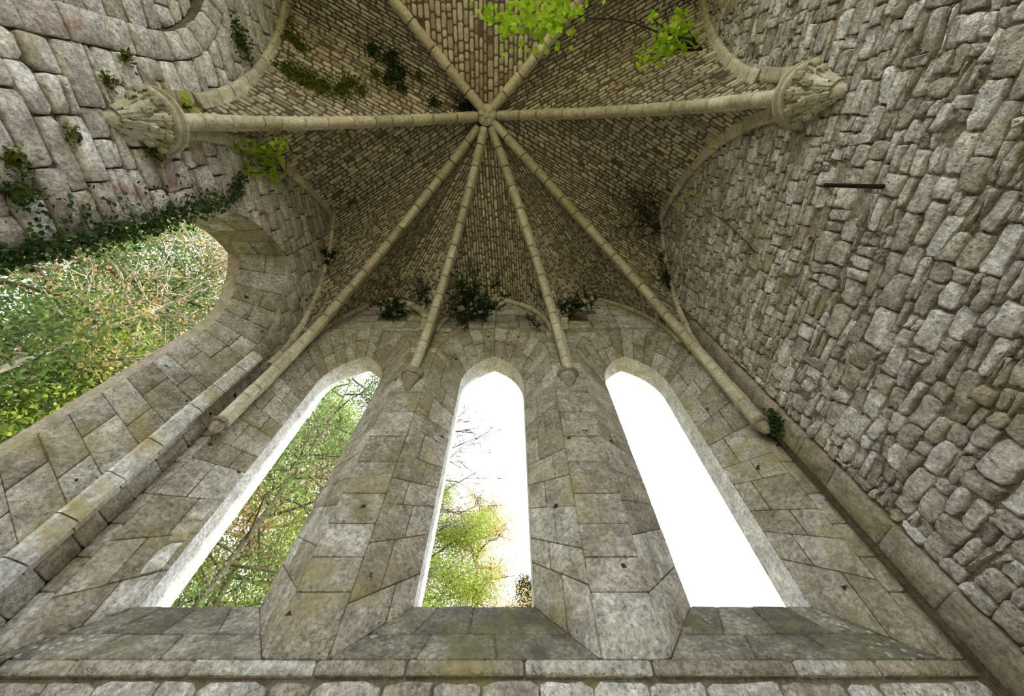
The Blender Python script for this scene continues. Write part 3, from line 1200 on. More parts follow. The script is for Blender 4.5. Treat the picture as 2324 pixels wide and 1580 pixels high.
# ------------------------------------------------------------------ capitals
def capital(side, y, ztop, label):
    xw = XL if side < 0 else XR
    inn = 1 if side < 0 else -1
    o0 = V(xw + inn * .005, y, ztop)
    t = thing('carved_capital', o0, label, 'capital', 'carved capitals')
    a0, a1 = (-math.pi / 2 - .05, math.pi / 2 + .05) if inn > 0 else (math.pi / 2 - .05, 1.5 * math.pi + .05)
    R = S
    ab = [(.0, .004), (.094, .002), (.102, -.004), (.102, -.013), (.093, -.015), (.086, -.020), (.086, -.026), (.092, -.029), (.100, -.034), (.100, -.042), (.093, -.047), (.078, -.049), (.0, -.052)]
    v, f = lathe([(r * R, z * R) for r, z in ab], 36, o0, a0, a1)
    o = mesh_obj('abacus', v, f, 'carved', t, .7, True); bpy_autosmooth(o, .9)
    bell = [(.074, -.050), (.070, -.065), (.060, -.085), (.050, -.105), (.040, -.13), (.030, -.155), (.022, -.175), (.013, -.192), (.0, -.202)]
    v, f = lathe([(r * R, z * R) for r, z in bell], 32, o0, a0, a1)
    o = mesh_obj('bell', v, f, 'carved', t, .4, True); bpy_autosmooth(o, .9)
    # curled crocket leaves hugging the bell
    am = 0 if inn > 0 else math.pi
    bz = [-z for r, z in bell]; br = [r for r, z in bell]
    for row, (ztip, zfoot, cnt, wmax) in enumerate(((-.058, -.150, 5, .021), (-.098, -.172, 4, .016))):
        for i in range(cnt):
            a = am + (i - (cnt - 1) / 2) * (math.pi * .94 / cnt)
            rad = np.array((math.cos(a), math.sin(a), 0)); tan = np.array((-math.sin(a), math.cos(a), 0))
            vs, fs = [], []
            nst = 12
            for s in range(nst):
                q = s / (nst - 1)
                if q < .78:
                    z = zfoot + (ztip - zfoot) * (q / .78)
                    rr = float(np.interp(-z, bz, br)) + .004 + .010 * (q / .78) ** 2
                else:                                   # the tip rolls over and down
                    w_ = (q - .78) / .22 * math.pi * 1.1
                    rr = float(np.interp(-ztip, bz, br)) + .014 + .010 * math.sin(w_)
                    z = ztip - .010 * (1 - math.cos(w_))
                wd = wmax * (.35 + .65 * math.sin(math.pi * min(1, .12 + q * .75))) * (1 + .16 * math.sin(q * 19))
                th = .007
                for (ww, tt) in ((-1, -.2), (-.6, .9), (-.18, .45), (0, 1.3), (.18, .45), (.6, .9), (1, -.2), (0, -1.2)):
                    vs.append(o0 + R * (rad * (rr + tt * th) + tan * ww * wd + np.array((0, 0, z))))
            for s in range(nst - 1):
                for j in range(8):
                    jj = (j + 1) % 8
                    fs.append((s * 8 + j, s * 8 + jj, (s + 1) * 8 + jj, (s + 1) * 8 + j))
            fs.append(tuple(range(8))); fs.append(tuple((nst - 1) * 8 + j for j in range(8)))
            mesh_obj('carved_leaf', vs, fs, 'carved', t, RNG.random(), True)
    return t


capital(-1, CAP_L[0], CAP_L[1] + .01, 'carved leafy capital on the left wall under the vault')
capital(1, CAP_R[0], CAP_R[1] + .01, 'carved leafy capital on the right rubble wall under the vault')

# round corbel between the middle and right lancets
oc = V(COR_R, YF, 1.585)
t = thing('corbel', oc, 'small round tapering corbel between the middle and right lancets', 'corbel')
R = S
v, f = lathe([(.0, .0), (.046, .0), (.054, -.008), (.052, -.022), (.043, -.028), (.038, -.032), (0, -.032)][0:7] and
             [(r * R, z * R) for r, z in ((.002, 0), (.046, 0), (.054, -.008), (.052, -.022), (.043, -.028), (.002, -.030))], 20, oc, math.pi, 2 * math.pi)
o = mesh_obj('ring', v, f, 'strip', t, .3, True); bpy_autosmooth(o)
v, f = lathe([(r * R, z * R) for r, z in ((.040, -.028), (.037, -.045), (.030, -.07), (.020, -.092), (.008, -.108), (.001, -.112))], 16, oc, math.pi, 2 * math.pi)
o = mesh_obj('cone', v, f, 'ashlar', t, .2, True)
# broken corbel between the left and middle lancets
oc = V(COR_L, YF, 1.575)
t = thing('corbel', oc, 'broken angular corbel between the left and middle lancets', 'corbel')
for nm, sx, z0, z1, dp0, dp1 in (('block', .050, .0, -.035, .058, .050), ('stump', .040, -.035, -.13, .046, .006)):
    vs = []
    for z, dp, w in ((z0, dp0, sx), (z1, dp1, sx * (.9 if nm == 'block' else .30))):
        for (a, b) in ((-1, 0), (-.95, .7), (-.35, 1.08), (.5, .86), (1, .55), (1, 0)):
            vs.append(oc + R * np.array((a * w, -b * dp + (.004 if b == 0 else 0), z + RNG.uniform(-.006, .006))))
    fs = [(i, (i + 1) % 6, 6 + (i + 1) % 6, 6 + i) for i in range(6)] + [tuple(range(6))[::-1], tuple(range(6, 12))]
    mesh_obj(nm, vs, fs, 'strip', t, .3)
# corner corbels
for nm, lab in (('front_left', 'little chipped corbel under the corner rib in the left corner'),
                ('front_right', 'little ring corbel under the corner rib in the right corner')):
    s_ = RIBS[nm]
    oc = V(s_[0], s_[1], s_[2])
    t = thing('corbel', oc, lab, 'corbel')
    v, f = lathe([(r * R, z * R) for r, z in ((.012, .0), (.029, .0), (.033, -.006), (.032, -.016), (.025, -.020))], 18, oc)
    o = mesh_obj('ring', v, f, 'strip', t, .6, True); bpy_autosmooth(o)
    v, f = lathe([(r * R, z * R) for r, z in ((.024, -.020), (.022, -.035), (.015, -.052), (.004, -.064))], 14, oc)
    o = mesh_obj('cone', v, f, 'strip', t, .3, True)

# iron bar let into the right wall
p0, p1 = on_x(2014, 424, XR), None
d = ray(1872, 420)
zz = (p0[2] - EYE) / S
p1 = V(*(d * (zz / d[2])))


def tube(pts, rad, seg=8):
    P = [np.asarray(p, float) for p in pts]
    n = len(P)
    rad = rad if hasattr(rad, '__len__') else [rad] * n
    vs, fs = [], []
    ref = np.array((0.31, .17, .93))
    for i in range(n):
        t = nrm(P[min(i + 1, n - 1)] - P[max(i - 1, 0)])
        a = nrm(np.cross(t, ref)); b = np.cross(t, a)
        for j in range(seg):
            an = 2 * math.pi * j / seg
            vs.append(P[i] + (a * math.cos(an) + b * math.sin(an)) * rad[i])
    for i in range(n - 1):
        for j in range(seg):
            jj = (j + 1) % seg
            fs.append((i * seg + j, i * seg + jj, (i + 1) * seg + jj, (i + 1) * seg + j))
    fs.append(tuple(range(seg))[::-1]); fs.append(tuple((n - 1) * seg + j for j in range(seg)))
    return vs, fs


bar = [p0 + (p1 - p0) * q + np.array((0, 0, .006 * math.sin(q * 7))) for q in np.linspace(-.12, 1, 9)]
v, f = tube(bar, [.018, .022, .018, .017, .016, .017, .016, .016, .017], 7)
tag(mesh_obj('iron_bar', v, f, 'iron', None, .5, True), 'dark rusty iron bar sticking out of the rubble wall', 'bar')


# ------------------------------------------------------------------ plants
class Leaves:
    def __init__(self):
        self.v, self.f, self.r = [], [], []

    def leaf(self, c, d, size, width=.55, up=None, fold=.2, rg=RNG):
        """pointed folded leaf: 6 points"""
        d = nrm(d)
        u = nrm([rg.gauss(0, 1) for _ in range(3)]) if up is None else nrm(up)
        s = np.cross(d, u)
        if np.linalg.norm(s) < .1:
            s = np.cross(d, np.array((.3, .5, .8)))
        s = nrm(s); nn = np.cross(s, d)
        w = size * width * .5
        k = len(self.v)
        c = np.asarray(c, float)
        self.v += [c, c + d * size * .4 + s * w + nn * fold * w, c + d * size * .75 + s * w * .7 + nn * fold * w,
                   c + d * size, c + d * size * .75 - s * w * .7 + nn * fold * w, c + d * size * .4 - s * w + nn * fold * w]
        self.f += [(k, k + 1, k + 2, k + 3), (k, k + 3, k + 4, k + 5)]
        self.r += [rg.random()] * 6

    def build(self, name, mat, parent, stuff=True):
        o = mesh_obj(name, self.v, self.f, mat, parent, self.r, False)
        if stuff:
            o['kind'] = 'stuff'
        return o


def bundle(tubes):
    vs, fs = [], []
    for v, f in tubes:
        k = len(vs)
        vs += v; fs += [tuple(i + k for i in t) for t in f]
    return vs, fs


def frond_plant(base, targets, label, seed, leaf='lf_dark', nleaf=150, size=.05, sag=.05, group='dark fronds on the vault', spread=.07):
    """several twigs from a root to target points, set with narrow leaves"""
    rg = random.Random(seed)
    t = thing('wall_fern', base, label, 'plant', group)
    lv = Leaves(); tubes = []
    for tg in targets:
        tg = np.asarray(tg, float)
        L = np.linalg.norm(tg - base)
        mid = (base + tg) / 2 + np.array([rg.uniform(-.15, .15) * L for _ in range(3)]) + np.array((0, 0, -sag * L))
        pts = [base * (1 - q) ** 2 + mid * 2 * q * (1 - q) + tg * q * q for q in np.linspace(0, 1, 8)]
        tubes.append(tube(pts, [.007 * (1 - .75 * q) for q in np.linspace(0, 1, 8)], 5))
        # side twigs
        for s in range(12):
            q = rg.uniform(.2, 1)
            p = base * (1 - q) ** 2 + mid * 2 * q * (1 - q) + tg * q * q
            dr = nrm(tg - base) * .6 + np.array([rg.gauss(0, .55) for _ in range(3)])
            e = p + nrm(dr) * spread * rg.uniform(.6, 2.4) * S * .6
            tubes.append(tube([p, (p + e) / 2 + np.array((0, 0, -.01)), e], [.004, .003, .0015], 4))
            for k in range(int(nleaf * 2.6) // (12 * len(targets)) + 1):
                w = rg.random()
                c = p + (e - p) * w
                dd = nrm(e - p) + np.array([rg.gauss(0, .6) for _ in range(3)])
                lv.leaf(c, dd, size * rg.uniform(.6, 1.4), .24, rg=rg)
    v, f = bundle(tubes)
    mesh_obj('stem', v, f, 'bark_dark', t, .5)
    lv.build('foliage', leaf, t)
    return t


def at_depth(px, py, k):
    d = ray(px, py); return V(*(d * k))


def depth_of(px, py, Y=None, X=None, Z=None):
    d = ray(px, py)
    return Y / d[1] if Y is not None else (X / d[0] if X is not None else Z / d[2])


# fronds hanging along the front wall arches
def front_frond(root_px, targets_px, label, seed, Y=.985, pull=.93, **kw):
    base = on_y(*root_px, Y)
    k = depth_of(*root_px, Y=Y)
    frond_plant(base, [at_depth(px, py, k * RNG.uniform(pull - .03, pull + .04)) for px, py in targets_px], label, seed, **kw)


front_frond((1062, 716), [(1048, 622), (1085, 604), (1120, 640), (1142, 662), (1030, 650), (1100, 690), (1075, 655), (1130, 700), (1030, 705), (1060, 730)],
            'largest dark green fern bush over the middle lancet', 3, nleaf=900, size=.075)
front_frond((893, 700), [(855, 690), (880, 735), (925, 725), (895, 670), (870, 715), (915, 690)],
            'dark fern hanging below the wall rib over the left lancet', 4, nleaf=420, size=.065)
front_frond((975, 690), [(955, 640), (972, 655), (945, 660), (965, 670)],
            'small dark fern behind the rib above the broken corbel', 5, nleaf=240, size=.06)
front_frond((1290, 705), [(1330, 665), (1305, 672), (1350, 680), (1280, 690), (1318, 690)],
            'dark fern beside the rib that ends on the round corbel', 6, nleaf=330, size=.065)
front_frond((1212, 738), [(1195, 715), (1222, 735), (1205, 725)], 'tiny fern sprig on the wall right of the middle lancet top', 7, nleaf=60, size=.05, spread=.04)
# ferns along the right wall rib and web
bx = on_x(1500, 520, XR - .03)
kk = depth_of(1500, 520, X=XR - .03)
frond_plant(bx, [at_depth(px, py, kk * .93) for px, py in ((1420, 400), (1450, 470), (1380, 440), (1400, 520), (1440, 540), (1370, 480), (1470, 420), (1430, 430))],
            'loose dark fern on the vault beside the right wall rib', 8, nleaf=520, size=.045)
bx = on_x(1512, 610, XR - .03)
kk = depth_of(1512, 610, X=XR - .03)
frond_plant(bx, [at_depth(px, py, kk * .97) for px, py in ((1500, 580), (1520, 650), (1535, 700), (1505, 640), (1528, 680))],
            'dark fern trailing down the foot of the right wall rib', 12, nleaf=320, size=.05, spread=.035)
bx = on_x(752, 590, XL + .03)
kk = depth_of(752, 590, X=XL + .03)
frond_plant(bx, [at_depth(px, py, kk * .97) for px, py in ((735, 570), (760, 575), (742, 610), (765, 620), (730, 590))],
            'dark fern on the left wall rib near the corner', 13, nleaf=260, size=.05, spread=.035)
bx = on_x(1520, 380, XR - .03)
kk = depth_of(1520, 380, X=XR - .03)
frond_plant(bx, [at_depth(px, py, kk * .97) for px, py in ((1495, 378), (1510, 365), (1530, 380))],
            'dark sprig on the wall rib under the right capital', 14, nleaf=90, size=.05, spread=.03)


def sprig(root, tips, label, seed, leaf='lf_bright', nleaf=60, size=.07, stem_r=.006, spread=.12, name='leafy_sprig', width=.75, group=None, stem_mat='bark_dark'):
    rg = random.Random(seed)
    t = thing(name, root, label, 'plant', group)
    lv = Leaves(); tubes = []
    for tip in tips:
        tip = np.asarray(tip, float)
        L = np.linalg.norm(tip - root)
        mid = (root + tip) / 2 + np.array([rg.uniform(-.1, .1) * L for _ in range(3)]) + np.array((0, 0, .06 * L))
        cur = lambda q: root * (1 - q) ** 2 + mid * 2 * q * (1 - q) + tip * q * q
        tubes.append(tube([cur(q) for q in np.linspace(0, 1, 8)], [stem_r * (1 - .7 * q) for q in np.linspace(0, 1, 8)], 5))
        for k in range(max(1, nleaf // len(tips))):
            q = min(1, max(.35, rg.gauss(.85, .2)))
            c = cur(q) + np.array([rg.gauss(0, spread * .5) for _ in range(3)])
            lv.leaf(c, [rg.gauss(0, 1), rg.gauss(0, 1), rg.gauss(-.5, .7)], size * rg.uniform(.6, 1.25), width, up=[rg.gauss(0, .6), rg.gauss(0, .6), 1], rg=rg)
    v, f = bundle(tubes)
    mesh_obj('stem', v, f, stem_mat, t, .5)
    lv.build('foliage', leaf, t)
    return t


# bright sprig below the left capital
r0 = on_x(648, 392, XL + .06)
kk = depth_of(648, 392, X=XL + .06)
sprig(r0, [at_depth(px, py, kk * q) for px, py, q in ((555, 262, .86), (462, 300, .82), (560, 320, .85), (640, 318, .88), (500, 345, .84), (530, 330, .84), (615, 330, .87), (585, 345, .88),
                                                     (605, 375, .92), (622, 395, .95), (545, 390, .88), (520, 375, .86))],
      'bright lime green sprig hanging below the left capital', 21, nleaf=300, size=.085, spread=.07, width=.5)
r0 = on_x(412, 240, XL + .02)
sprig(r0, [r0 + np.array((.08, .02, .03)), r0 + np.array((.10, -.06, .0)), r0 + np.array((.05, .05, .08))],
      'tuft of a few green leaves on top of the left capital', 22, nleaf=14, size=.07, spread=.03)
# leafy branch over the right back rib
r0 = on_z(1592, 112, 2.20)
kb = depth_of(1592, 112, Z=2.20)
t_big = sprig(r0, [at_depth(px, py, kb * q) for px, py, q in ((1480, 40, .93), (1500, 85, .95), (1475, 110, .95), (1520, 60, .94), (1455, 130, .96), (1500, 100, .93), (1540, 35, .95), (1530, 95, .95), (1465, 140, .96), (1560, 85, .98), (1545, 60, .95))],
              'bright green leaf clump right of the top back rib', 23, nleaf=190, size=.085, spread=.085, stem_r=.012, width=.85)
r1 = on_z(1592, 112, 2.20)
bp = [r1] + [at_depth(px, py, kb * .95) for px, py in ((1570, 90), (1490, 72), (1440, 52), (1390, 43), (1340, 42), (1290, 30), (1240, 25))]
rgx = random.Random(5)
tbr = thing('leafy_branch', r1, 'thin dark branch with lime leaves crossing the back vault', 'plant')
v, f = tube(bp, [.022, .016, .012, .011, .010, .009, .007, .004], 6)
tw = [(v, f), tube([bp[4], at_depth(1350, 5, kb * .94)], [.006, .003], 4), tube([bp[6], at_depth(1180, 60, kb * .93)], [.006, .003], 4),
      tube([bp[7], at_depth(1110, 38, kb * .93)], [.005, .002], 4), tube([bp[6], at_depth(1270, 95, kb * .94)], [.005, .002], 4)]
v, f = bundle(tw)
mesh_obj('stem', v, f, 'bark_dark', tbr, .5)
lv = Leaves()
for cx, cy, sx, sy, n_ in ((1100, 38, 16, 9, 16), (1150, 48, 20, 18, 30), (1200, 38, 25, 20, 55), (1240, 45, 26, 25, 60), (1280, 30, 20, 16, 34), (1265, 75, 22, 26, 26), (1160, 60, 10, 8, 14),
                           (1305, 25, 8, 6, 8), (1225, 100, 40, 28, 22), (1270, 35, 10, 8, 10), (1220, 5, 70, 12, 50)):
    for _ in range(n_):
        c = at_depth(rgx.gauss(cx, sx), rgx.gauss(cy, sy), kb * rgx.uniform(.90, .97))
        lv.leaf(c, [rgx.gauss(0, 1), rgx.gauss(0, 1), rgx.gauss(-.3, .5)], .085 * rgx.uniform(.6, 1.2), .85, up=[rgx.gauss(0, .5), rgx.gauss(0, .5), 1], rg=rgx)
lv.build('foliage', 'lf_bright', tbr)
# small yellow leaves along the right wall rib
for i, (px, py, n_) in enumerate(((1485, 474, 9), (1526, 388, 8), (1622, 332, 7), (1548, 452, 6), (1580, 440, 4))):
    r0 = on_x(px + 12, py + 10, XR - .01)
    kq = depth_of(px, py, X=XR - .03)
    sprig(r0, [at_depth(px - 14, py + 4, kq * .97), at_depth(px + 6, py - 8, kq * .97)],
          ['yellow green leaf sprig on the right wall rib at its leftmost bend', 'yellow green leaf sprig on the wall rib above the fern',
           'yellow green leaf sprig on the wall rib nearest the right capital', 'tiny yellow leaves on the rubble wall beside the rib bend',
           'few yellow specks of leaf on the rubble wall, farther from the rib'][i], 30 + i, leaf='lf_yellow', nleaf=n_, size=.055, spread=.045, stem_r=.003)
# thin dangling twig on the right wall
tp = [on_x(px, py, XR - .015) for px, py in ((1712, 572), (1695, 550), (1672, 528), (1650, 508), (1625, 490), (1600, 476))]
v, f = tube(tp, [.010, .006, .005, .005, .004, .003], 5)
tag(mesh_obj('dry_twig', v, f, 'bark_dark', None), 'thin dry root hanging on the upper rubble wall', 'twig')


# moss tufts
def tuft(p, n, label, seed, rad=.07, cnt=60, leaf='lf_moss', size=.045, group='moss tufts on the masonry'):
    rg = random.Random(seed)
    rad, cnt = rad * 1.35, int(cnt * 2.4)
    t = thing('moss_tuft', p, label, 'moss', group)
    n = nrm(n)
    lv = Leaves()
    for _ in range(cnt):
        d = np.array([rg.gauss(0, rad * .5) for _ in range(3)])
        d = d - n * np.dot(d, n)
        c = p + d + n * rg.uniform(0, .02)
        lv.leaf(c, n * .6 + np.array([rg.gauss(0, .5) for _ in range(3)]) + np.array((0, 0, -.4)), size * rg.uniform(.5, 1.2), .6, rg=rg)
    lv.build('foliage', leaf, t)
    v, f = blob(p, (rad * .55, rad * .45, .012), (nrm(np.cross(n, (.3, .8, .5))), nrm(np.cross(n, nrm(np.cross(n, (.3, .8, .5))))), n), seed)
    mesh_obj('cushion', v, f, 'lf_moss', t, .2, True)


WEBM = []


def web_point(px, py, z_guess):
    """hit the vault web with a camera ray"""
    best = None
    d = ray(px, py)
    dw = d * S
    for ob in WEBM:
        inv = ob['mat'] if isinstance(ob, dict) else None
    return None


from mathutils.bvhtree import BVHTree
_vs, _fs = [], []
for wname, ra, rb in CELLS:
    for half, rn in ((0, ra), (1, rb)):
        Wc = m3(WA[wname][half]); Rc = RW[rn].from_z(Wc.p[0, 2])
        rm = ridge_match(Wc, Rc)
        k0 = len(_vs)
        for i in range(25):
            for j in range(7):
                _vs.append(tuple(Wc.at(i / 24) * (1 - j / 6) + Rc.at(rm(i / 24)) * (j / 6)))
        for i in range(24):
            for j in range(6):
                _fs.append((k0 + i * 7 + j, k0 + (i + 1) * 7 + j, k0 + (i + 1) * 7 + j + 1, k0 + i * 7 + j + 1))
_bvh = BVHTree.FromPolygons(_vs, _fs)


def web_hit(px, py):
    d = ray(px, py)
    h = _bvh.ray_cast(Vector((0, 0, EYE)), Vector(d).normalized())
    if h[0] is None:
        return None, None
    n = np.array(h[1])
    if np.dot(n, d) > 0:
        n = -n
    return np.array(h[0]), n


for i, (px, py, rad, cnt) in enumerate(((655, 160, .16, 110), (690, 180, .18, 130), (730, 195, .17, 130), (775, 200, .17, 120), (795, 185, .12, 60),
                                        (845, 110, .12, 60), (890, 130, .14, 90), (905, 165, .17, 120), (880, 180, .12, 60), (912, 200, .10, 40), (985, 232, .10, 50),
                                        (1050, 245, .13, 130), (1066, 238, .10, 90), (640, 45, .16, 90), (655, 80, .14, 70), (680, 105, .12, 60),
                                        (820, 205, .10, 40), (950, 170, .08, 30), (850, 165, .08, 30))):
    p, n = web_hit(px, py)
    if p is None:
        continue
    lab = ['leftmost patch of the moss row above the level left rib', 'second patch from the left in the moss row above the level left rib', 'middle patch of the moss row above the level left rib',
           'second patch from the right in the moss row above the level left rib', 'rightmost patch of the moss row above the level left rib', 'topmost dark tuft mid way on the back left vault',
           'dark moss tuft under the topmost tuft of the back left vault', 'largest dark moss tuft on the back left vault', 'dark tuft left of the largest one on the back left vault',
           'dark tuft just below the largest one on the back left vault', 'small moss tuft between largest tuft and keystone', 'dark green fern tuft left of the keystone',
           'dark tuft touching the keystone', 'moss at the top edge beside the left back wall rib', 'moss just inside the left back wall rib', 'moss nearest the left back wall rib bend',
           'small moss spot above the level left rib', 'small moss spot nearest the back left rib', 'small moss spot mid way on the back left vault'][i]
    tuft(p, n, lab, 50 + i, rad, cnt, 'lf_dark' if 4 < i < 13 else 'lf_moss')
for i, (px, py, rad, cnt, lf, lab) in enumerate(((545, 90, .14, 120, 'lf_ivy', 'dark leafy patch on the upper left wall'), (350, 345, .09, 60, 'lf_moss', 'green moss below the left capital'),
                                                  (165, 305, .06, 30, 'lf_moss', 'moss tuft in a joint left of the left capital'), (283, 131, .05, 24, 'lf_moss', 'small moss tuft above the left capital'),
                                                  (242, 181, .05, 24, 'lf_moss', 'small moss tuft up left of the left capital'), (48, 440, .12, 60, 'lf_ivy', 'dark moss at the left picture edge'),
                                                  (30, 360, .08, 40, 'lf_moss', 'moss tuft at the left picture edge above the dark one'))):
    tuft(on_x(px, py, XL + .012), np.array((1.0, 0, 0)), lab, 90 + i, rad, cnt, lf)
tuft(on_x(1760, 960, XR - .02), np.array((-1.0, 0, 0)), 'green grass tuft at the foot of the right corner rib', 99, .10, 90, 'lf_ivy', .06)

# ivy on the near edge of the left lancet
rgi = random.Random(77)
iv = thing('ivy', on_x(20, 590, XL), 'dark ivy trailing along the upper edge of the left lancet', 'ivy')
lv = Leaves(); tubes = []
path = [(-60, 600), (20, 585), (100, 565), (180, 550), (260, 535), (330, 515), (390, 490), (450, 475), (500, 460), (535, 435), (550, 400)]
for i in range(len(path) - 1):
    (x0, y0), (x1, y1) = path[i], path[i + 1]
    n_ = 150 if i < 8 else 110
    for _ in range(n_):
        q = rgi.random()
        px, py = x0 + (x1 - x0) * q + rgi.gauss(0, 10), y0 + (y1 - y0) * q + rgi.gauss(0, 15 if i < 8 else 10)
        c = on_x(px, py, XL + rgi.uniform(.004, .04))
        lv.leaf(c, [rgi.gauss(.4, .6), rgi.gauss(0, .6), rgi.gauss(-.8, .5)], rgi.uniform(.03, .06), .85, up=[1, rgi.gauss(0, .5), rgi.gauss(0, .5)], rg=rgi)
for _ in range(220):      # stray leaves creeping over the stones
    px = rgi.uniform(60, 480)
    py = 545 - px * .14 - abs(rgi.gauss(0, 45))
    c = on_x(px, py, XL + rgi.uniform(.012, .03))
    lv.leaf(c, [rgi.gauss(.3, .4), rgi.gauss(0, .6), -.8], rgi.uniform(.025, .05), .85, up=[1, rgi.gauss(0, .4), rgi.gauss(0, .4)], rg=rgi)
v, f = tube([on_x(px, py, XL + .015) for px, py in path], [.012] * 6 + [.009] * 5, 6)
mesh_obj('stem', v, f, 'bark', iv, .5)
lv.build('foliage', 'lf_ivy', iv)


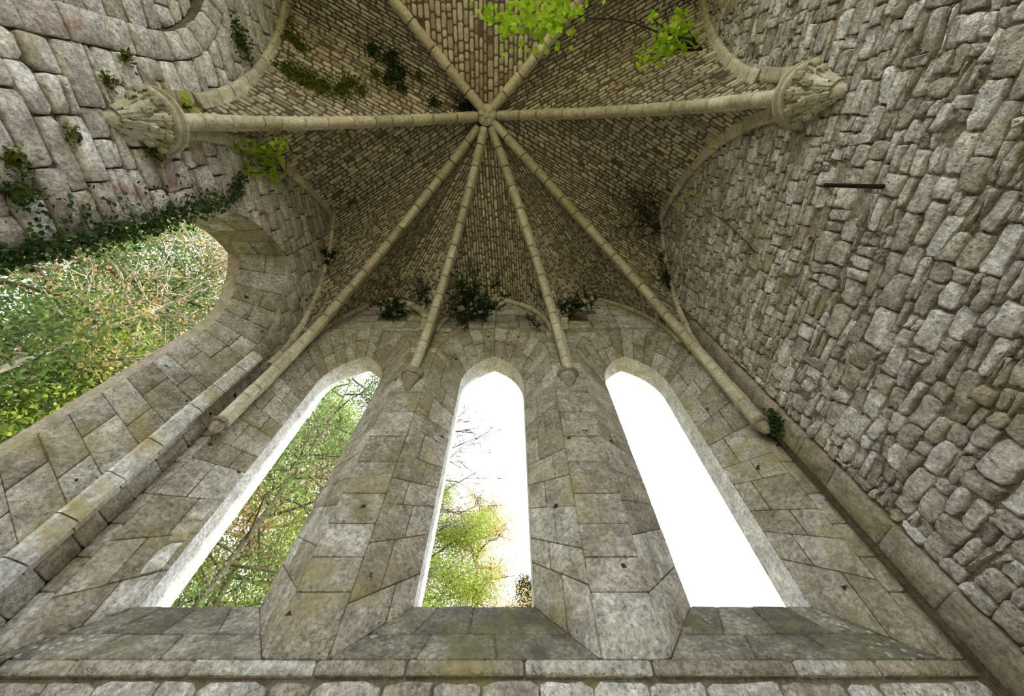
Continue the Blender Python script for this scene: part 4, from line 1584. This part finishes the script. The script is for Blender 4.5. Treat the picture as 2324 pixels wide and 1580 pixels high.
# ------------------------------------------------------------------ trees outside
def tree(label, base, height, crown_r, crown_z0, leaf, nleaf, seed, lsize=.13, bark='bark', lean=(0, 0), branch=34, bare=0.0, name='tree', cluster=.55, shape='round', trunk_r=None):
    rg = np.random.default_rng(seed)
    base = np.array((base[0], base[1], -.12))
    t = thing(name, base, label, 'tree', 'trees outside the chapel')
    tubes = []
    H = height
    top = base + np.array((lean[0], lean[1], H * .96))
    r0 = trunk_r or H * .013
    tp = [base + (top - base) * q + np.array((math.sin(q * 5 + seed) * .02 * H, math.cos(q * 4 + seed) * .02 * H, 0)) * q for q in np.linspace(0, 1, 9)]
    tubes.append(tube(tp, [r0 * (1 - .9 * q) + .01 for q in np.linspace(0, 1, 9)], 8))
    tips = []
    for b in range(branch):
        q = crown_z0 / H + (1 - crown_z0 / H) * (b + rg.random()) / branch
        q = min(.97, q)
        i = q * 8; i0 = min(int(i), 7)
        p = tp[i0] + (tp[i0 + 1] - tp[i0]) * (i - i0)
        rel = (q * H - crown_z0) / (H - crown_z0)
        if shape == 'cone':
            R_ = crown_r * (1 - rel) + .2
        else:
            R_ = crown_r * math.sqrt(max(.05, 1 - (2 * rel - .85) ** 2 / 1.4))
        a = b * 2.4 + rg.random()
        e = p + np.array((math.cos(a) * R_, math.sin(a) * R_, R_ * (rg.uniform(.05, .55) if shape != 'cone' else rg.uniform(-.25, .05))))
        mid = (p + e) / 2 + rg.normal(0, .06 * R_, 3)
        tubes.append(tube([p, (p + mid) / 2 + rg.normal(0, .02 * R_, 3), mid, (mid + e) / 2 + rg.normal(0, .03 * R_, 3), e], [r0 * .32, r0 * .26, r0 * .2, r0 * .13, .012], 5))
        for _ in range(6):
            w = rg.uniform(.3, 1)
            s = p + (mid - p) * min(1, w * 2) if w < .5 else mid + (e - mid) * (w * 2 - 1)
            e2 = s + (e - p) * rg.uniform(.15, .35) + rg.normal(0, .22 * R_, 3)
            tubes.append(tube([s, (s + e2) / 2 + rg.normal(0, .03 * R_, 3), e2], [r0 * .12, r0 * .07, .008], 4))
            tips.append((s, e2))
            if bare > 0:
                for _k in range(4):
                    e3 = e2 + rg.normal(0, .16 * R_, 3) + np.array((0, 0, .05 * R_))
                    tubes.append(tube([s + (e2 - s) * .6, (s + (e2 - s) * .6 + e3) / 2 + rg.normal(0, .02 * R_, 3), e3], [.012, .009, .005], 3))
    v, f = bundle(tubes)
    mesh_obj('trunk', v, f, bark, t, .5, True)
    if nleaf:
        n = nleaf
        idx = rg.integers(0, len(tips), n)
        s = np.array([x[0] for x in tips])[idx]; e = np.array([x[1] for x in tips])[idx]
        c = s + (e - s) * (rg.random((n, 1)) * .9 + .2) + rg.normal(0, cluster * .5, (n, 3))
        d = rg.normal(0, 1, (n, 3)); d[:, 2] -= .5; d /= np.linalg.norm(d, axis=1)[:, None]
        u = rg.normal(0, 1, (n, 3)); sd = np.cross(d, u); sd /= np.linalg.norm(sd, axis=1)[:, None]
        sz = lsize * rg.uniform(.6, 1.3, (n, 1))
        vv = np.empty((n, 4, 3))
        vv[:, 0] = c; vv[:, 1] = c + d * sz * .5 + sd * sz * .3; vv[:, 2] = c + d * sz; vv[:, 3] = c + d * sz * .5 - sd * sz * .3
        me = bpy.data.meshes.new('foliage')
        me.vertices.add(n * 4); me.vertices.foreach_set('co', (vv.reshape(-1, 3) - base).ravel())
        me.loops.add(n * 4); me.loops.foreach_set('vertex_index', np.arange(n * 4))
        me.polygons.add(n); me.polygons.foreach_set('loop_start', np.arange(n) * 4)
        me.update(calc_edges=True)
        at = me.attributes.new('rnd', 'FLOAT', 'POINT')
        rr = np.clip(np.repeat(rg.random(n) * .6 + (np.array([hash((int(k), seed)) % 100 / 100 for k in idx]) * .4), 4), 0, 1)
        at.data.foreach_set('value', rr.astype(np.float32))
        me.materials.append(M[leaf])
        o = bpy.data.objects.new('foliage', me); COL.objects.link(o)
        o['kind'] = 'stuff'
        par_to(o, t, base)
    return t


# beyond the left lancet
tree('feathery green tree nearest the left wall lancet', (-10.5, 2.6), 15.5, 3.4, 4.0, 'lf_green', 95000, 1, .095, cluster=.8)
tree('yellow green young tree low in the left wall lancet', (-9.2, 5.5), 9.8, 2.3, 3.0, 'lf_spring', 42000, 2, .095, cluster=.7)
tree('copper leaved tree high in the left wall lancet', (-8.8, 3.5), 14.5, 2.0, 8.0, 'lf_copper', 7000, 3, .085, bark='bark_pale', bare=.5, cluster=.5, trunk_r=.09)
tree('tall leafy tree behind the copper one outside the left wall', (-16.5, 8.5), 20, 4.2, 6.0, 'lf_green', 95000, 9, .15, cluster=1.3)
# beyond the left lancet of the window wall
tree('tall forked tree with thin leaves outside the left lancet', (-8.9, 11.6), 21, 4.0, 5.0, 'lf_green', 45000, 4, .11, bare=.5, branch=30, cluster=.9, trunk_r=.16)
tree('brownish tree low outside the left lancet', (-11.5, 15.5), 19, 4.0, 4.0, 'lf_copper', 26000, 5, .13, branch=26, cluster=.9)
tree('yellow green tree behind the forked one outside the left lancet', (-14.0, 19.5), 26, 5.2, 6.0, 'lf_spring', 90000, 15, .15, cluster=1.3)
# beyond the middle lancet
tree('yellow green leafy tree at the foot of the middle lancet', (-5.6, 25.0), 24.0, 3.8, 6.0, 'lf_spring', 110000, 6, .14, cluster=1.2)
tree('thin copper tinted tree beside the yellow green one in the middle lancet', (-2.1, 27.0), 25.5, 2.6, 9.0, 'lf_copper', 30000, 7, .13, bare=.6, branch=34, cluster=.9)
tree('small dark conifer in the lower right of the middle lancet', (1.0, 31.0), 21.6, 1.3, 8.0, 'lf_conifer', 14000, 8, .2, shape='cone')
tree('bare twigged tree at the left edge of the middle lancet', (-5.0, 13.6), 23.0, 3.4, 9.0, 'lf_copper', 0, 10, bare=.6, branch=60, trunk_r=.14)
